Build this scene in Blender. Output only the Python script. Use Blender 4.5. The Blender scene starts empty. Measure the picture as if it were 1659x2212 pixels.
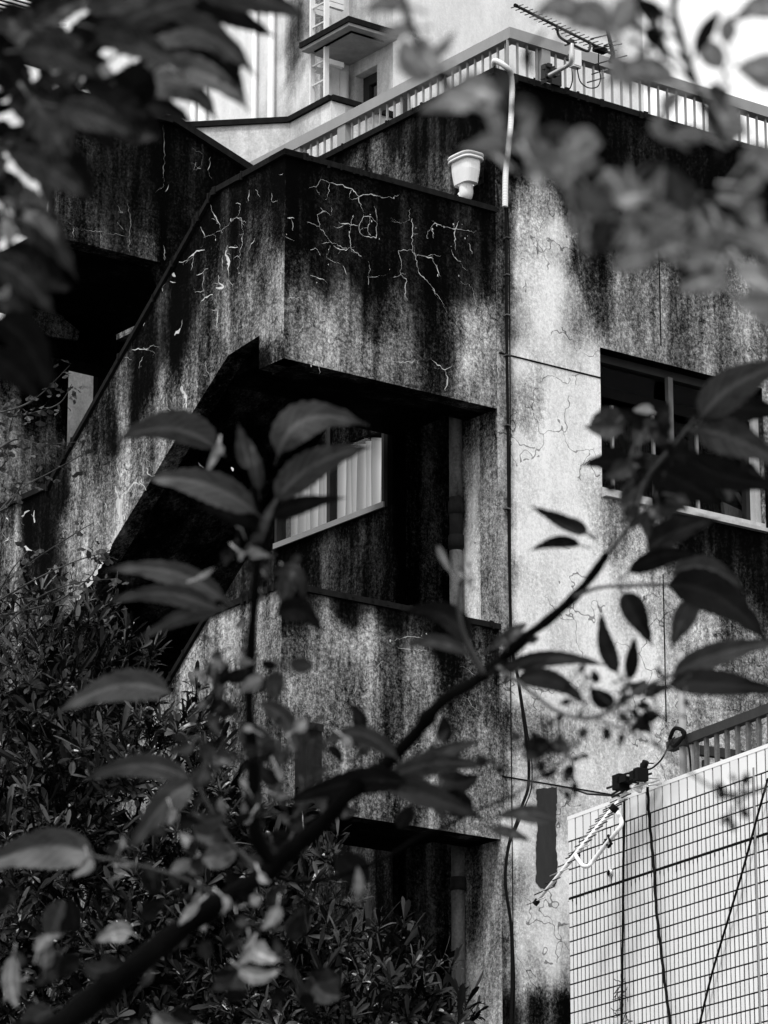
import bpy, bmesh, math, random
import numpy as np
from mathutils import Vector, Matrix
random.seed(7)
R = math.radians
scene = bpy.context.scene
col = scene.collection

# ------------------------------------------------------------------ camera, sky, sun, exposure
PITCH, FQ, CAMZ = R(16.6), 8400.0, 1.6
cam_d = bpy.data.cameras.new("camera")
cam = bpy.data.objects.new("camera", cam_d)
col.objects.link(cam)
cam.location = (0, 0, CAMZ)
cam.rotation_euler = (R(90) + PITCH, 0, 0)
cam_d.sensor_fit = 'VERTICAL'
cam_d.sensor_height = 36
cam_d.lens = FQ / 2212 * 36
cam_d.clip_start = 0.1
cam_d.clip_end = 3000
cam_d.dof.use_dof = True
cam_d.dof.focus_distance = 27.0
cam_d.dof.aperture_fstop = 17.0
cam_d.dof.aperture_blades = 9
scene.camera = cam

SUN_EL, SUN_AZ = R(58), R(205)          # compass bearing of the sun, 0 = +Y, clockwise
world = bpy.data.worlds.new("World")
scene.world = world
world.use_nodes = True
wn = world.node_tree
wn.nodes.clear()
sky = wn.nodes.new('ShaderNodeTexSky')
sky.sky_type = 'NISHITA'
sky.sun_disc = False
sky.sun_elevation = SUN_EL
sky.sun_rotation = SUN_AZ
sky.air_density = 1.0
sky.dust_density = 6.0
bw = wn.nodes.new('ShaderNodeRGBToBW')
bg = wn.nodes.new('ShaderNodeBackground')
bg.inputs['Strength'].default_value = 0.13
wo = wn.nodes.new('ShaderNodeOutputWorld')
# bright cloud cover over the clear sky
tcw = wn.nodes.new('ShaderNodeTexCoord')
cln = wn.nodes.new('ShaderNodeTexNoise')
cln.inputs['Scale'].default_value = 2.2
cln.inputs['Detail'].default_value = 5
wn.links.new(tcw.outputs['Generated'], cln.inputs['Vector'])
cmr = wn.nodes.new('ShaderNodeMapRange')
cmr.inputs['From Min'].default_value = .3
cmr.inputs['From Max'].default_value = .6
cmr.inputs['To Min'].default_value = .72
cmr.inputs['To Max'].default_value = 1.0
wn.links.new(cln.outputs[0], cmr.inputs[0])
cmx = wn.nodes.new('ShaderNodeMix')
cmx.data_type = 'RGBA'
cmx.inputs['B'].default_value = (5.8, 5.8, 5.8, 1)
wn.links.new(cmr.outputs[0], cmx.inputs['Factor'])
wn.links.new(sky.outputs[0], bw.inputs[0])
wn.links.new(bw.outputs[0], cmx.inputs['A'])
wn.links.new(cmx.outputs['Result'], bg.inputs[0])
wn.links.new(bg.outputs[0], wo.inputs[0])
sd = bpy.data.lights.new("sun", 'SUN')
sd.energy = 1.5
sd.angle = R(11)
sun = bpy.data.objects.new("sun", sd)
col.objects.link(sun)
sdir = Vector((math.sin(SUN_AZ) * math.cos(SUN_EL), math.cos(SUN_AZ) * math.cos(SUN_EL), math.sin(SUN_EL)))
sun.rotation_euler = sdir.to_track_quat('Z', 'Y').to_euler()
sun.location = (-5, -5, 30)
scene.view_settings.view_transform = 'Standard'
scene.view_settings.look = 'None'
scene.view_settings.gamma = 1
scene.view_settings.use_curve_mapping = False
scene.view_settings.exposure = 0.95
scene.render.engine = 'CYCLES'
cy = scene.cycles
cy.use_denoising = True
cy.max_bounces = 6
cy.diffuse_bounces = 3
cy.glossy_bounces = 3
cy.transmission_bounces = 3
cy.transparent_max_bounces = 8
cy.sample_clamp_indirect = 3.0

# ------------------------------------------------------------------ survey: building axes and sight lines
FW = Vector((0, math.cos(PITCH), math.sin(PITCH)))
UP = Vector((0, -math.sin(PITCH), math.cos(PITCH)))
RT = Vector((1, 0, 0))
CAM = Vector((0, 0, CAMZ))
def ray(x, y):
    return FW + RT * ((x - 829.5) / FQ) + UP * ((1106 - y) / FQ)
def at(x, y, d):                        # point d metres down the axis
    return CAM + ray(x, y) * d
AZ = R(53.25)
U = Vector((math.sin(AZ), math.cos(AZ), 0))
V = Vector((-math.cos(AZ), math.sin(AZ), 0))
M0 = at(1074, 880, 27.0)
M0 = Vector((M0.x, M0.y, 0))
def W(u, v, z):
    return M0 + U * u + V * v + Vector((0, 0, z))
def loc(p):
    d = p - M0
    return (d.dot(U), d.dot(V), p.z)
def on_v(x, y, v):                      # on the plane v = const (facing right) -> (u, z)
    r = ray(x, y)
    t = (v - (CAM - M0).dot(V)) / r.dot(V)
    q = loc(CAM + r * t)
    return q[0], q[2]
def on_u(x, y, u):                      # on the plane u = const (facing left) -> (v, z)
    r = ray(x, y)
    t = (u - (CAM - M0).dot(U)) / r.dot(U)
    q = loc(CAM + r * t)
    return q[1], q[2]
def on_z(x, y, z):
    r = ray(x, y)
    t = (z - CAMZ) / r.z
    q = loc(CAM + r * t)
    return q[0], q[1]

# ------------------------------------------------------------------ materials
def nn(nt, typ, **kw):
    n = nt.nodes.new(typ)
    for k, v in kw.items():
        setattr(n, k, v)
    return n
def math_node(nt, op, a, b=None, clamp=False):
    n = nn(nt, 'ShaderNodeMath', operation=op, use_clamp=clamp)
    for i, x in enumerate((a, b)):
        if x is None:
            continue
        if isinstance(x, (int, float)):
            n.inputs[i].default_value = x
        else:
            nt.links.new(x, n.inputs[i])
    return n.outputs[0]
def noise(nt, vec, sc, scale, detail=4, rough=.6):
    mp = nn(nt, 'ShaderNodeMapping')
    mp.inputs['Scale'].default_value = sc
    nt.links.new(vec, mp.inputs[0])
    n = nn(nt, 'ShaderNodeTexNoise')
    n.inputs['Scale'].default_value = scale
    n.inputs['Detail'].default_value = detail
    n.inputs['Roughness'].default_value = rough
    nt.links.new(mp.outputs[0], n.inputs['Vector'])
    return n.outputs[0]
def new_mat(name):
    m = bpy.data.materials.new(name)
    m.use_nodes = True
    nt = m.node_tree
    return m, nt, nt.nodes['Principled BSDF']
def grey(nt, val, bsdf):
    c = nn(nt, 'ShaderNodeCombineColor')
    for i in range(3):
        nt.links.new(val, c.inputs[i])
    nt.links.new(c.outputs[0], bsdf.inputs['Base Color'])
def plain(name, v, rough=.7, metal=0, var=.25, scale=12, bump=.15, spec=.3):
    m, nt, b = new_mat(name)
    tc = nn(nt, 'ShaderNodeTexCoord').outputs['Object']
    n1 = noise(nt, tc, (1, 1, .35), scale)
    n2 = noise(nt, tc, (1, 1, 1), scale * 7)
    s = math_node(nt, 'ADD', math_node(nt, 'MULTIPLY', n1, .7), math_node(nt, 'MULTIPLY', n2, .3))
    f = math_node(nt, 'ADD', math_node(nt, 'MULTIPLY', math_node(nt, 'SUBTRACT', s, .5), 4 * var), 1.0)
    grey(nt, math_node(nt, 'MULTIPLY', f, v, clamp=True), b)
    b.inputs['Roughness'].default_value = rough
    b.inputs['Metallic'].default_value = metal
    b.inputs['Specular IOR Level'].default_value = spec
    bp = nn(nt, 'ShaderNodeBump')
    bp.inputs['Strength'].default_value = bump
    bp.inputs['Distance'].default_value = .004
    nt.links.new(n2, bp.inputs['Height'])
    nt.links.new(bp.outputs[0], b.inputs['Normal'])
    return m
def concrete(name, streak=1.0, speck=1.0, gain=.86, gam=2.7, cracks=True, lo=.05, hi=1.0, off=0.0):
    """weathered render: 'tone' vertex value is how clean the wall is, with stairwell shade included, noises give runs, blotches and grain"""
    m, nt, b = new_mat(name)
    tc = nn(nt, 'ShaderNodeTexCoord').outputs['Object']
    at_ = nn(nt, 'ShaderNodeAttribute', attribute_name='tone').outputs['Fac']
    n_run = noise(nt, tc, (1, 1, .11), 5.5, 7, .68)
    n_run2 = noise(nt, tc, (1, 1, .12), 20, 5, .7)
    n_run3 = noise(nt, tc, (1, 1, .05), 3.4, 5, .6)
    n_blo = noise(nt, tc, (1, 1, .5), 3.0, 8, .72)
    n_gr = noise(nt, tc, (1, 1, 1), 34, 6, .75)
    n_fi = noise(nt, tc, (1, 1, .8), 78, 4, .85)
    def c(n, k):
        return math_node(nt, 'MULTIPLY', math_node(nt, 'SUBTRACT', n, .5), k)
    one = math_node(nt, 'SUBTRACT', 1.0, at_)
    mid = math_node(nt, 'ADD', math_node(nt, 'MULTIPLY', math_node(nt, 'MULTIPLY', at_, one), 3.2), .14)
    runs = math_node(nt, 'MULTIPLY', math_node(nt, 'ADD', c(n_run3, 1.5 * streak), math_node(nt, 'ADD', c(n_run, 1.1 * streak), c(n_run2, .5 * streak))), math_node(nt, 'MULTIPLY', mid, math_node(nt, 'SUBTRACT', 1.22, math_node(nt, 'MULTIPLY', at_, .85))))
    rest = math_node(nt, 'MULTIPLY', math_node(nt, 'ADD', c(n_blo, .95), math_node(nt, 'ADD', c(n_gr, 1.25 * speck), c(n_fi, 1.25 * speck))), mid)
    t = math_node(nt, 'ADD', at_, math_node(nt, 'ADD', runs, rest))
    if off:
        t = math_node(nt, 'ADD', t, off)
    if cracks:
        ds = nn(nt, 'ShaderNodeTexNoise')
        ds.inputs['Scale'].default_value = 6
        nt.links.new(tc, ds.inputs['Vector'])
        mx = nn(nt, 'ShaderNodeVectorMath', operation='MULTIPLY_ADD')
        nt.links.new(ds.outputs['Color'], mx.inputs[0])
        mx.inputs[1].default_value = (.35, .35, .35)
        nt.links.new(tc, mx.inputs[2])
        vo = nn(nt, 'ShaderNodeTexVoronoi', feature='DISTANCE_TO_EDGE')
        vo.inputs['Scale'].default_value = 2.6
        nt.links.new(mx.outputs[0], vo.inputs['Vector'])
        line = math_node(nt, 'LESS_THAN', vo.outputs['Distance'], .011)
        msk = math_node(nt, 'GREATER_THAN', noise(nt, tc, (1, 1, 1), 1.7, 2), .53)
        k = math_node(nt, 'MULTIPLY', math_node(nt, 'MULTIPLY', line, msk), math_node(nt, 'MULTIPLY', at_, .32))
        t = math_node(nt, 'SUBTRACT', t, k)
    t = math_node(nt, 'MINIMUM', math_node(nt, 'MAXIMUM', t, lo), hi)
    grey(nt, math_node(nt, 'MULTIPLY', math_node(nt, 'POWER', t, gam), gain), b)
    b.inputs['Roughness'].default_value = .92
    b.inputs['Specular IOR Level'].default_value = .03
    bp = nn(nt, 'ShaderNodeBump')
    bp.inputs['Strength'].default_value = .5
    bp.inputs['Distance'].default_value = .006
    nt.links.new(math_node(nt, 'ADD', n_gr, math_node(nt, 'MULTIPLY', n_fi, .5)), bp.inputs['Height'])
    nt.links.new(bp.outputs[0], b.inputs['Normal'])
    return m
def glass_mat(name, refl=.3, tint=.9, rough=.02):
    m, nt, b = new_mat(name)
    nt.nodes.remove(b)
    out = nt.nodes['Material Output']
    tr = nn(nt, 'ShaderNodeBsdfTransparent')
    tr.inputs[0].default_value = (tint, tint, tint, 1)
    gl = nn(nt, 'ShaderNodeBsdfGlossy')
    gl.inputs['Roughness'].default_value = rough
    mx = nn(nt, 'ShaderNodeMixShader')
    lw = nn(nt, 'ShaderNodeLayerWeight')
    lw.inputs['Blend'].default_value = refl
    gm = nn(nt, 'ShaderNodeNewGeometry')
    nt.links.new(math_node(nt, 'MULTIPLY', lw.outputs['Fresnel'], math_node(nt, 'SUBTRACT', 1.0, gm.outputs['Backfacing'])), mx.inputs[0])
    nt.links.new(tr.outputs[0], mx.inputs[1])
    nt.links.new(gl.outputs[0], mx.inputs[2])
    nt.links.new(mx.outputs[0], out.inputs[0])
    return m
def leaf_mat(name, v, rough=.42, trans=.3, var=.5, spec=.45):
    m, nt, b = new_mat(name)
    a = nn(nt, 'ShaderNodeAttribute', attribute_name='tone').outputs['Fac']
    tc = nn(nt, 'ShaderNodeTexCoord').outputs['Object']
    n = noise(nt, tc, (1, 1, 1), 60, 3)
    f = math_node(nt, 'ADD', math_node(nt, 'MULTIPLY', math_node(nt, 'SUBTRACT', n, .5), var), a)
    val = math_node(nt, 'MULTIPLY', f, v, clamp=True)
    grey(nt, val, b)
    b.inputs['Roughness'].default_value = rough
    b.inputs['Specular IOR Level'].default_value = spec
    out = nt.nodes['Material Output']
    tl = nn(nt, 'ShaderNodeBsdfTranslucent')
    c = nn(nt, 'ShaderNodeCombineColor')
    for i in range(3):
        nt.links.new(val, c.inputs[i])
    nt.links.new(c.outputs[0], tl.inputs[0])
    mx = nn(nt, 'ShaderNodeMixShader')
    mx.inputs[0].default_value = trans
    nt.links.new(b.outputs[0], mx.inputs[1])
    nt.links.new(tl.outputs[0], mx.inputs[2])
    nt.links.new(mx.outputs[0], out.inputs[0])
    return m

MAT = dict(
    wall=concrete("stained_render"),
    inner=concrete("shade_dark_concrete", cracks=False, lo=.02, hi=.6),  # shade of stairwell and rooms put into a darker base colour
    white=concrete("white_textured_render", streak=.45, speck=.35, gain=.78, cracks=False),
    coping=plain("mossy_coping", .010, .95, spec=.05, var=.6, scale=30, bump=.8),
    dark=plain("plain_black", .003, .95, spec=.05, var=.4),  # near-black for joints, gaps, holes and parts inside the right window
    frame=plain("dirty_white_frame", .42, .6, var=.35, scale=14),
    frame_dark=plain("weathered_aluminium", .10, .6, var=.3, scale=12, spec=.1),
    soffit=plain("grey_soffit", .30, .9, var=.35, scale=5),
    paint=plain("grey_paint", .26, .55, var=.12, scale=9),
    paint_dark=plain("dark_paint", .03, .7, spec=.1, var=.3),
    white_pvc=plain("white_plastic", .72, .45, var=.08, scale=5),
    white_paint=plain("white_paint", .7, .5, var=.12, scale=7),
    rubber=plain("black_rubber", .004, .8, var=.2, spec=.1),
    metal=plain("dull_aluminium", .55, .4, metal=.6, var=.15),
    metal_dark=plain("dark_steel", .02, .5, metal=.3, var=.3),
    rust=plain("rusted_iron", .014, .9, spec=.1, var=.7, scale=22, bump=.9),
    oldpipe=plain("flaking_pipe_paint", .09, .85, var=1.3, scale=7, bump=.8, spec=.1),
    mark=plain("dark_patch_paint", .035, .9, spec=.05, var=.25, scale=20),
    efflo=plain("white_lime_bloom", .5, .9, var=.6, scale=30),
    tile=plain("glazed_white_tile", .78, .28, var=.05, scale=4, bump=.03, spec=.5),
    grout=plain("black_grout", .006, .9, spec=.05, var=.4, scale=20),
    curtain=leaf_mat("glowing_sheer_curtain", .8, rough=.9, trans=.6, var=.05, spec=.1),
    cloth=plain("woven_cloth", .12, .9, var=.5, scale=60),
    glass=glass_mat("window_glass", .1, .85),
    glass_bright=glass_mat("reflecting_glass", .3, .95),
    bark=plain("cherry_bark", .0022, .95, spec=.02, var=.5, scale=40, bump=.8),
    stem=plain("green_stem", .03, .6, var=.3, scale=40),
    ground=plain("asphalt_ground", .05, .95, var=.3, scale=3),
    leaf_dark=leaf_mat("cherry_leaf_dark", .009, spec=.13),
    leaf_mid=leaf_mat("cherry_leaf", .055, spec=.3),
    leaf_backlit=leaf_mat("cherry_leaf_backlit", .30, trans=.5),  # paler copy: backlight on the upper bough put into the base colour
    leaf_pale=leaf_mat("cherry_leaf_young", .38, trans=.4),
    leaf_bright=leaf_mat("cherry_bud_and_glint", .50, trans=.4),  # buds and curled leaves; highlights are drawn as small leaves with it too
    ever=leaf_mat("evergreen_leaf", .009, rough=.27, trans=.03, spec=.24),
    ginkgo=leaf_mat("small_tree_leaf", .03, rough=.5, trans=.3),
)

# curtain glows by itself, no lamp behind; fold light and dark in tone
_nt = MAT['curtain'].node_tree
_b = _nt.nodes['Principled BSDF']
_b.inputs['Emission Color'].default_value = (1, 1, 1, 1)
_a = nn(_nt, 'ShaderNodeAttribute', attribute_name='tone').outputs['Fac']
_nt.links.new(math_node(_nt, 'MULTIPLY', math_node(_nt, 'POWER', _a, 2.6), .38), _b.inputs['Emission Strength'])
# each tile a touch lighter or darker than the next
_nt = MAT['tile'].node_tree
_b = _nt.nodes['Principled BSDF']
_src = _b.inputs['Base Color'].links[0].from_socket
_oi = nn(_nt, 'ShaderNodeObjectInfo')
_k = math_node(_nt, 'ADD', math_node(_nt, 'MULTIPLY', _oi.outputs['Random'], .13), .87)
_vm = nn(_nt, 'ShaderNodeVectorMath', operation='SCALE')
_nt.links.new(_src, _vm.inputs[0])
_nt.links.new(_k, _vm.inputs['Scale'])
_nt.links.new(_vm.outputs[0], _b.inputs['Base Color'])
# ------------------------------------------------------------------ object helpers
def mesh_from(name, verts, faces, mat, smooth=False, attrs=None):
    me = bpy.data.meshes.new(name)
    me.from_pydata([tuple(v) for v in verts], [], faces)
    me.update()
    if mat:
        me.materials.append(MAT[mat] if isinstance(mat, str) else mat)
    if smooth:
        me.polygons.foreach_set('use_smooth', [True] * len(me.polygons))
    a = me.attributes.new('tone', 'FLOAT', 'POINT')
    if attrs is None:
        attrs = np.full(len(me.vertices), 1.0 if (isinstance(mat, str) and ('leaf' in mat or mat in ('ever', 'ginkgo', 'curtain'))) else .12, dtype=np.float32)
    a.data.foreach_set('value', np.asarray(attrs, dtype=np.float32))
    return me
class Thing:
    def __init__(s, name, label, cat, base, group=None):
        s.base = Vector(base)
        o = bpy.data.objects.new(name, None)
        o.empty_display_size = .2
        col.objects.link(o)
        o.location = s.base
        o['label'] = label
        o['category'] = cat
        if group:
            o['group'] = group
        s.o = o
    def part(s, name, verts, faces, mat, smooth=False, attrs=None, parent=None, label=None, kind=None):
        """verts are in world coordinates"""
        par = parent or s.o
        me = mesh_from(name, [Vector(v) - s.base for v in verts], faces, mat, smooth, attrs)
        o = bpy.data.objects.new(name, me)
        col.objects.link(o)
        o.parent = par
        if label:
            o['label'] = label
        if kind:
            o['kind'] = kind
        return o
    def inst(s, name, me, M, parent=None):
        o = bpy.data.objects.new(name, me)
        col.objects.link(o)
        o.parent = parent or s.o
        o.matrix_local = Matrix.Translation(-s.base) @ M
        return o
def single(name, verts, faces, mat, label, cat, smooth=False, attrs=None, group=None):
    base = Vector((sum(v[0] for v in verts) / len(verts), sum(v[1] for v in verts) / len(verts), min(v[2] for v in verts)))
    me = mesh_from(name, [Vector(v) - base for v in verts], faces, mat, smooth, attrs)
    o = bpy.data.objects.new(name, me)
    col.objects.link(o)
    o.location = base
    o['label'] = label
    o['category'] = cat
    if group:
        o['group'] = group
    return o
class MB:
    def __init__(s):
        s.v, s.f, s.a = [], [], []
    def add(s, v, f, tone=None):
        n = len(s.v)
        s.v += list(v)
        s.f += [tuple(i + n for i in q) for q in f]
        s.a += ([.12] * len(v) if tone is None else (list(tone) if hasattr(tone, '__len__') else [tone] * len(v)))
        return s
    def box(s, o, a, b, c, tone=None):     # corner + three edge vectors
        o, a, b, c = Vector(o), Vector(a), Vector(b), Vector(c)
        v = [o, o + a, o + a + b, o + b, o + c, o + a + c, o + a + b + c, o + b + c]
        return s.add(v, [(0, 3, 2, 1), (4, 5, 6, 7), (0, 1, 5, 4), (1, 2, 6, 5), (2, 3, 7, 6), (3, 0, 4, 7)], tone)
    def bldg(s, u0, u1, v0, v1, z0, z1, tone=None):
        return s.box(W(u0, v0, z0), U * (u1 - u0), V * (v1 - v0), Vector((0, 0, z1 - z0)), tone)
    def tube(s, pts, r, n=8, tone=None, cap=True):
        pts = [Vector(p) for p in pts]
        rs = r if hasattr(r, '__len__') else [r] * len(pts)
        v, f = [], []
        up0 = None
        for i, p in enumerate(pts):
            d = (pts[min(i + 1, len(pts) - 1)] - pts[max(i - 1, 0)]).normalized()
            if up0 is None:
                up0 = d.orthogonal().normalized()
            up0 = (up0 - d * up0.dot(d)).normalized()
            sd_ = d.cross(up0)
            for k in range(n):
                a = 2 * math.pi * k / n
                v.append(p + (up0 * math.cos(a) + sd_ * math.sin(a)) * rs[i])
        for i in range(len(pts) - 1):
            for k in range(n):
                f.append((i * n + k, i * n + (k + 1) % n, (i + 1) * n + (k + 1) % n, (i + 1) * n + k))
        if cap:
            f.append(tuple(range(n))[::-1])
            f.append(tuple((len(pts) - 1) * n + k for k in range(n)))
        return s.add(v, f, tone)
    def to(s, t, name, mat, smooth=False, **kw):
        return t.part(name, s.v, s.f, mat, smooth, s.a, **kw)
def smooth_path(pts, k=5):
    pts = [Vector(p) for p in pts]
    out = []
    for i in range(len(pts) - 1):
        p0, p1, p2, p3 = pts[max(i - 1, 0)], pts[i], pts[i + 1], pts[min(i + 2, len(pts) - 1)]
        for j in range(k):
            t = j / k
            out.append(.5 * ((2 * p1) + (-p0 + p2) * t + (2 * p0 - 5 * p1 + 4 * p2 - p3) * t * t + (-p0 + 3 * p1 - 3 * p2 + p3) * t ** 3))
    out.append(pts[-1])
    return out

def shepard(ctrl, s, z):
    """how clean the wall is, stairwell shade included, from surveyed spots; runs are longer than they are wide"""
    c = np.array(ctrl, dtype=float)
    s = np.asarray(s)[:, None]
    z = np.asarray(z)[:, None]
    d2 = ((s - c[None, :, 0]) / .8) ** 2 + ((z - c[None, :, 1]) / 1.3) ** 2 + 2e-3
    w = d2 ** -1.9
    t = (w * c[None, :, 2]).sum(1) / w.sum(1)
    return np.clip((t - .45) * 1.2 + .47, .09, .95)
def panel(mb, plane, const, th, polys, ctrl=None, step=.06, default=.12, rim=.2):
    """wall slab: front face on u=const or v=const, subdivided so that it can carry wear; th = thickness into the building"""
    for poly in polys:
        bm = bmesh.new()
        vs = [bm.verts.new((p[0], p[1], 0)) for p in poly]
        bm.faces.new(vs)
        s0, s1 = min(p[0] for p in poly), max(p[0] for p in poly)
        z0, z1 = min(p[1] for p in poly), max(p[1] for p in poly)
        if ctrl:
            for a, b, no in ((s0, s1, (1, 0, 0)), (z0, z1, (0, 1, 0))):
                n = max(1, int((b - a) / step))
                for i in range(1, n):
                    x = a + (b - a) * i / n
                    co = (x, 0, 0) if no[0] else (0, x, 0)
                    bmesh.ops.bisect_plane(bm, geom=bm.verts[:] + bm.edges[:] + bm.faces[:], plane_co=co, plane_no=no, dist=1e-6)
        bm.verts.index_update()
        P = [(v.co.x, v.co.y) for v in bm.verts]
        F = [tuple(v.index for v in f.verts) for f in bm.faces]
        bm.free()
        T = shepard(ctrl, [p[0] for p in P], [p[1] for p in P]) if ctrl else [default] * len(P)
        w = (lambda s, z, c=const: W(s, c, z)) if plane == 'v' else (lambda s, z, c=const: W(c, s, z))
        w2 = (lambda s, z, c=const + th: W(s, c, z)) if plane == 'v' else (lambda s, z, c=const + th: W(c, s, z))
        mb.add([w(*p) for p in P], F, T)
        k = len(poly)
        t2 = [rim(p[0], p[1]) for p in poly] if callable(rim) else [rim] * k
        mb.add([w(*p) for p in poly] + [w2(*p) for p in poly],
               [(i, (i + 1) % k, k + (i + 1) % k, k + i) for i in range(k)] + [tuple(k + i for i in range(k))], list(t2) * 2)
def ctl_v(v, pts):
    return [(*on_v(x, y, v), t) for x, y, t in pts]
def ctl_u(u, pts):
    return [(*on_u(x, y, u), t) for x, y, t in pts]
# ================================================================== SETTING
def ring_ground():
    o = single("ground", [(-400, -150, 0), (400, -150, 0), (400, 800, 0), (-400, 800, 0)], [(0, 1, 2, 3)], 'ground', '', '')
    del o['label']; del o['category']
    o['kind'] = 'structure'
ring_ground()

# ------------------------------------------------------------------ old concrete building
UC = on_v(617, 340, 0)[0]               # outer stair wall plane
ZL, ZP, H = 10.0, 11.45, 3.045          # landing underside, parapet top, storey
ZT = 12.50                              # roof parapet top of the main block
main = Thing("concrete_building", "old stained concrete building with cracked outside stair tower and streaked parapets", "building", W(0, 0, 0))

cR = ctl_v(0, [(1090,170,.05),(1100,200,.06),(1130,240,.1),(1200,220,.03),(1300,260,.04),(1400,300,.05),(1500,330,.05),(1600,340,.05),
 (1140,290,.33),(1160,330,.3),(1110,360,.15),(1200,330,.12),(1250,370,.12),(1350,350,.03),(1450,400,.05),(1550,400,.06),(1640,420,.08),
 (1110,420,.5),(1180,420,.6),(1230,440,.4),(1270,460,.3),(1120,500,.66),(1200,500,.85),(1230,520,.78),(1252,540,.28),(1290,560,.25),(1330,560,.5),
 (1400,560,.32),(1300,480,.15),(1420,480,.1),(1500,480,.1),(1600,500,.14),(1130,600,.8),(1200,620,.88),(1240,640,.75),(1270,600,.3),(1290,650,.38),
 (1350,620,.55),(1420,600,.45),(1500,600,.42),(1600,600,.42),(1120,680,.75),(1180,690,.88),(1260,700,.66),(1350,690,.5),(1420,680,.52),(1500,700,.5),
 (1600,720,.5),(1640,780,.5),(1120,780,.86),(1200,760,.82),(1270,780,.85),(1150,860,.6),(1130,900,.66),(1200,860,.88),(1270,860,.85),(1120,960,.88),
 (1200,960,.93),(1280,960,.9),(1120,1050,.84),(1200,1050,.9),(1290,1080,.75),(1130,1150,.88),(1250,1150,.9),(1310,1100,.6),(1330,1160,.5),
 (1400,1180,.5),(1450,1170,.25),(1500,1160,.08),(1560,1160,.06),(1640,1180,.05),(1600,1250,.2),(1650,1260,.12),(1120,1300,.85),(1250,1280,.9),
 (1300,1250,.85),(1350,1250,.75),(1450,1300,.68),(1550,1300,.5),(1600,1350,.5),(1150,1400,.86),(1300,1420,.9),(1400,1450,.88),(1450,1450,.75),
 (1500,1450,.55),(1550,1450,.5),(1640,1440,.5),(1120,1500,.86),(1130,1560,.6),(1250,1550,.75),(1200,1500,.86),(1170,1600,.55),(1230,1600,.62),
 (1350,1550,.72),(1400,1600,.78),(1450,1600,.6),(1550,1550,.55),(1640,1530,.5),(1130,1680,.78),(1250,1650,.85),(1350,1650,.8),(1120,1800,.88),
 (1200,1900,.85),(1150,2000,.8),(1200,2100,.84),(1120,2120,.6),(1150,2165,.18),(1220,2170,.15),(1100,2190,.1),(1220,2120,.6),(1120,2060,.8),(1200,2075,.88),(1230,2105,.75),(1150,2115,.72),(1180,2020,.9),
 (1080,500,.25),(1085,600,.32),(1085,700,.5),(1085,800,.62),(1085,900,.6),(1090,1000,.72),(1090,1100,.6),(1090,1250,.6),(1090,1400,.5),
 (1090,1550,.4),(1090,1700,.5),(1090,1900,.5),(1085,2050,.35)])
WU0, WU1, WZ0, WZ1 = .94, 2.49, 9.56, 10.645
mb = MB()
panel(mb, 'v', 0, .2, [[(0, ZT), (0, WZ1), (5.2, WZ1), (5.2, ZT)], [(0, WZ1), (0, WZ0), (WU0, WZ0), (WU0, WZ1)],
                      [(WU1, WZ1), (WU1, WZ0), (5.2, WZ0), (5.2, WZ1)], [(0, WZ0), (0, 5.3), (5.2, 5.3), (5.2, WZ0)]], cR, rim=lambda s_, z_: .1 if z_ > 10.3 else .62)
panel(mb, 'v', 0, .2, [[(0, 5.3), (0, 0), (5.2, 0), (5.2, 5.3)], [(5.2, ZT), (5.2, 0), (14, 0), (14, ZT)]], default=.4)
mb.to(main, "front_wall", 'wall')

VL = on_u(660, 352, 0)[0] + 1.5
cL = ctl_u(0, [(1060,170,.06),(1050,220,.06),(950,260,.07),(850,290,.12),(750,340,.12),(1050,300,.14),(980,300,.1),(900,330,.12),(820,350,.36),
 (760,370,.36),(1050,400,.1),(950,400,.3),(920,400,.22),(870,380,.36),(1030,440,.1),(1065,440,.2)])
mb = MB()
panel(mb, 'u', 0, .2, [[(.2, ZT), (.2, 10.2), (VL, 10.2), (VL, ZT)]], cL)
mb.to(main, "side_wall", 'wall')
# pier beside the landing openings, one per storey
cJ = ctl_u(0, [(1060,920,.35),(1060,1000,.45),(1040,1000,.55),(1020,950,.3),(1020,1000,.45),(1000,920,.06),(1020,1100,.66),(1040,1100,.35),
 (1060,1100,.55),(1010,1200,.66),(1040,1200,.45),(1060,1250,.45),(1020,1300,.55),(995,1100,.15),(1060,1900,.25),(1030,1900,.2),(1010,2000,.2),
 (1050,2000,.3),(1020,2100,.45),(1060,2100,.35),(1000,1850,.05),(1030,2180,.45)])
cJ = [(a_, b_, min(.92, c_ + .22)) for a_, b_, c_ in cJ]
mb = MB()
panel(mb, 'u', 0.001, .2, [[(.2, 10.2), (.2, 5.3), (.55, 5.3), (.55, 10.2)]], cJ)
panel(mb, 'u', 0.001, .2, [[(.2, 5.3), (.2, 0), (.55, 0), (.55, 5.3)]], default=.3)
mb.to(main, "pier", 'wall')
# roof slab, open over the added light shaft, and walls closing the building
mb = MB()
mb.bldg(1.46, 14, .2, 9, ZT - .5, ZT - .35, .3)
mb.bldg(.2, 1.459, .2, 1.2, ZT - .5, ZT - .35, .3)
mb.bldg(.2, 1.459, 2.65, 9, ZT - .5, ZT - .35, .3)
mb.to(main, "roof_slab", 'wall')
mb = MB()
mb.bldg(.3, 14, 2.6, 2.7, 0, 12.0, .06)
mb.bldg(13.9, 14.0, .2, 9, 0, ZT - .6, .3)
mb.bldg(.2, 14, 8.9, 9.0, 0, ZT - .6, .3)
for k in range(4):
    mb.bldg(1.46, 13.9, .2, 2.6, ZL - .1 - k * H, ZL - k * H + .02, .1)
    mb.bldg(1.46, 13.9, .2, 2.6, 12.0 - k * H - .99, 12.0 - k * H - .93, .06)
    mb.bldg(.2, 1.455, .2, 1.2, 12.0 - k * H - .99, 12.0 - k * H - .93, .06)
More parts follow.
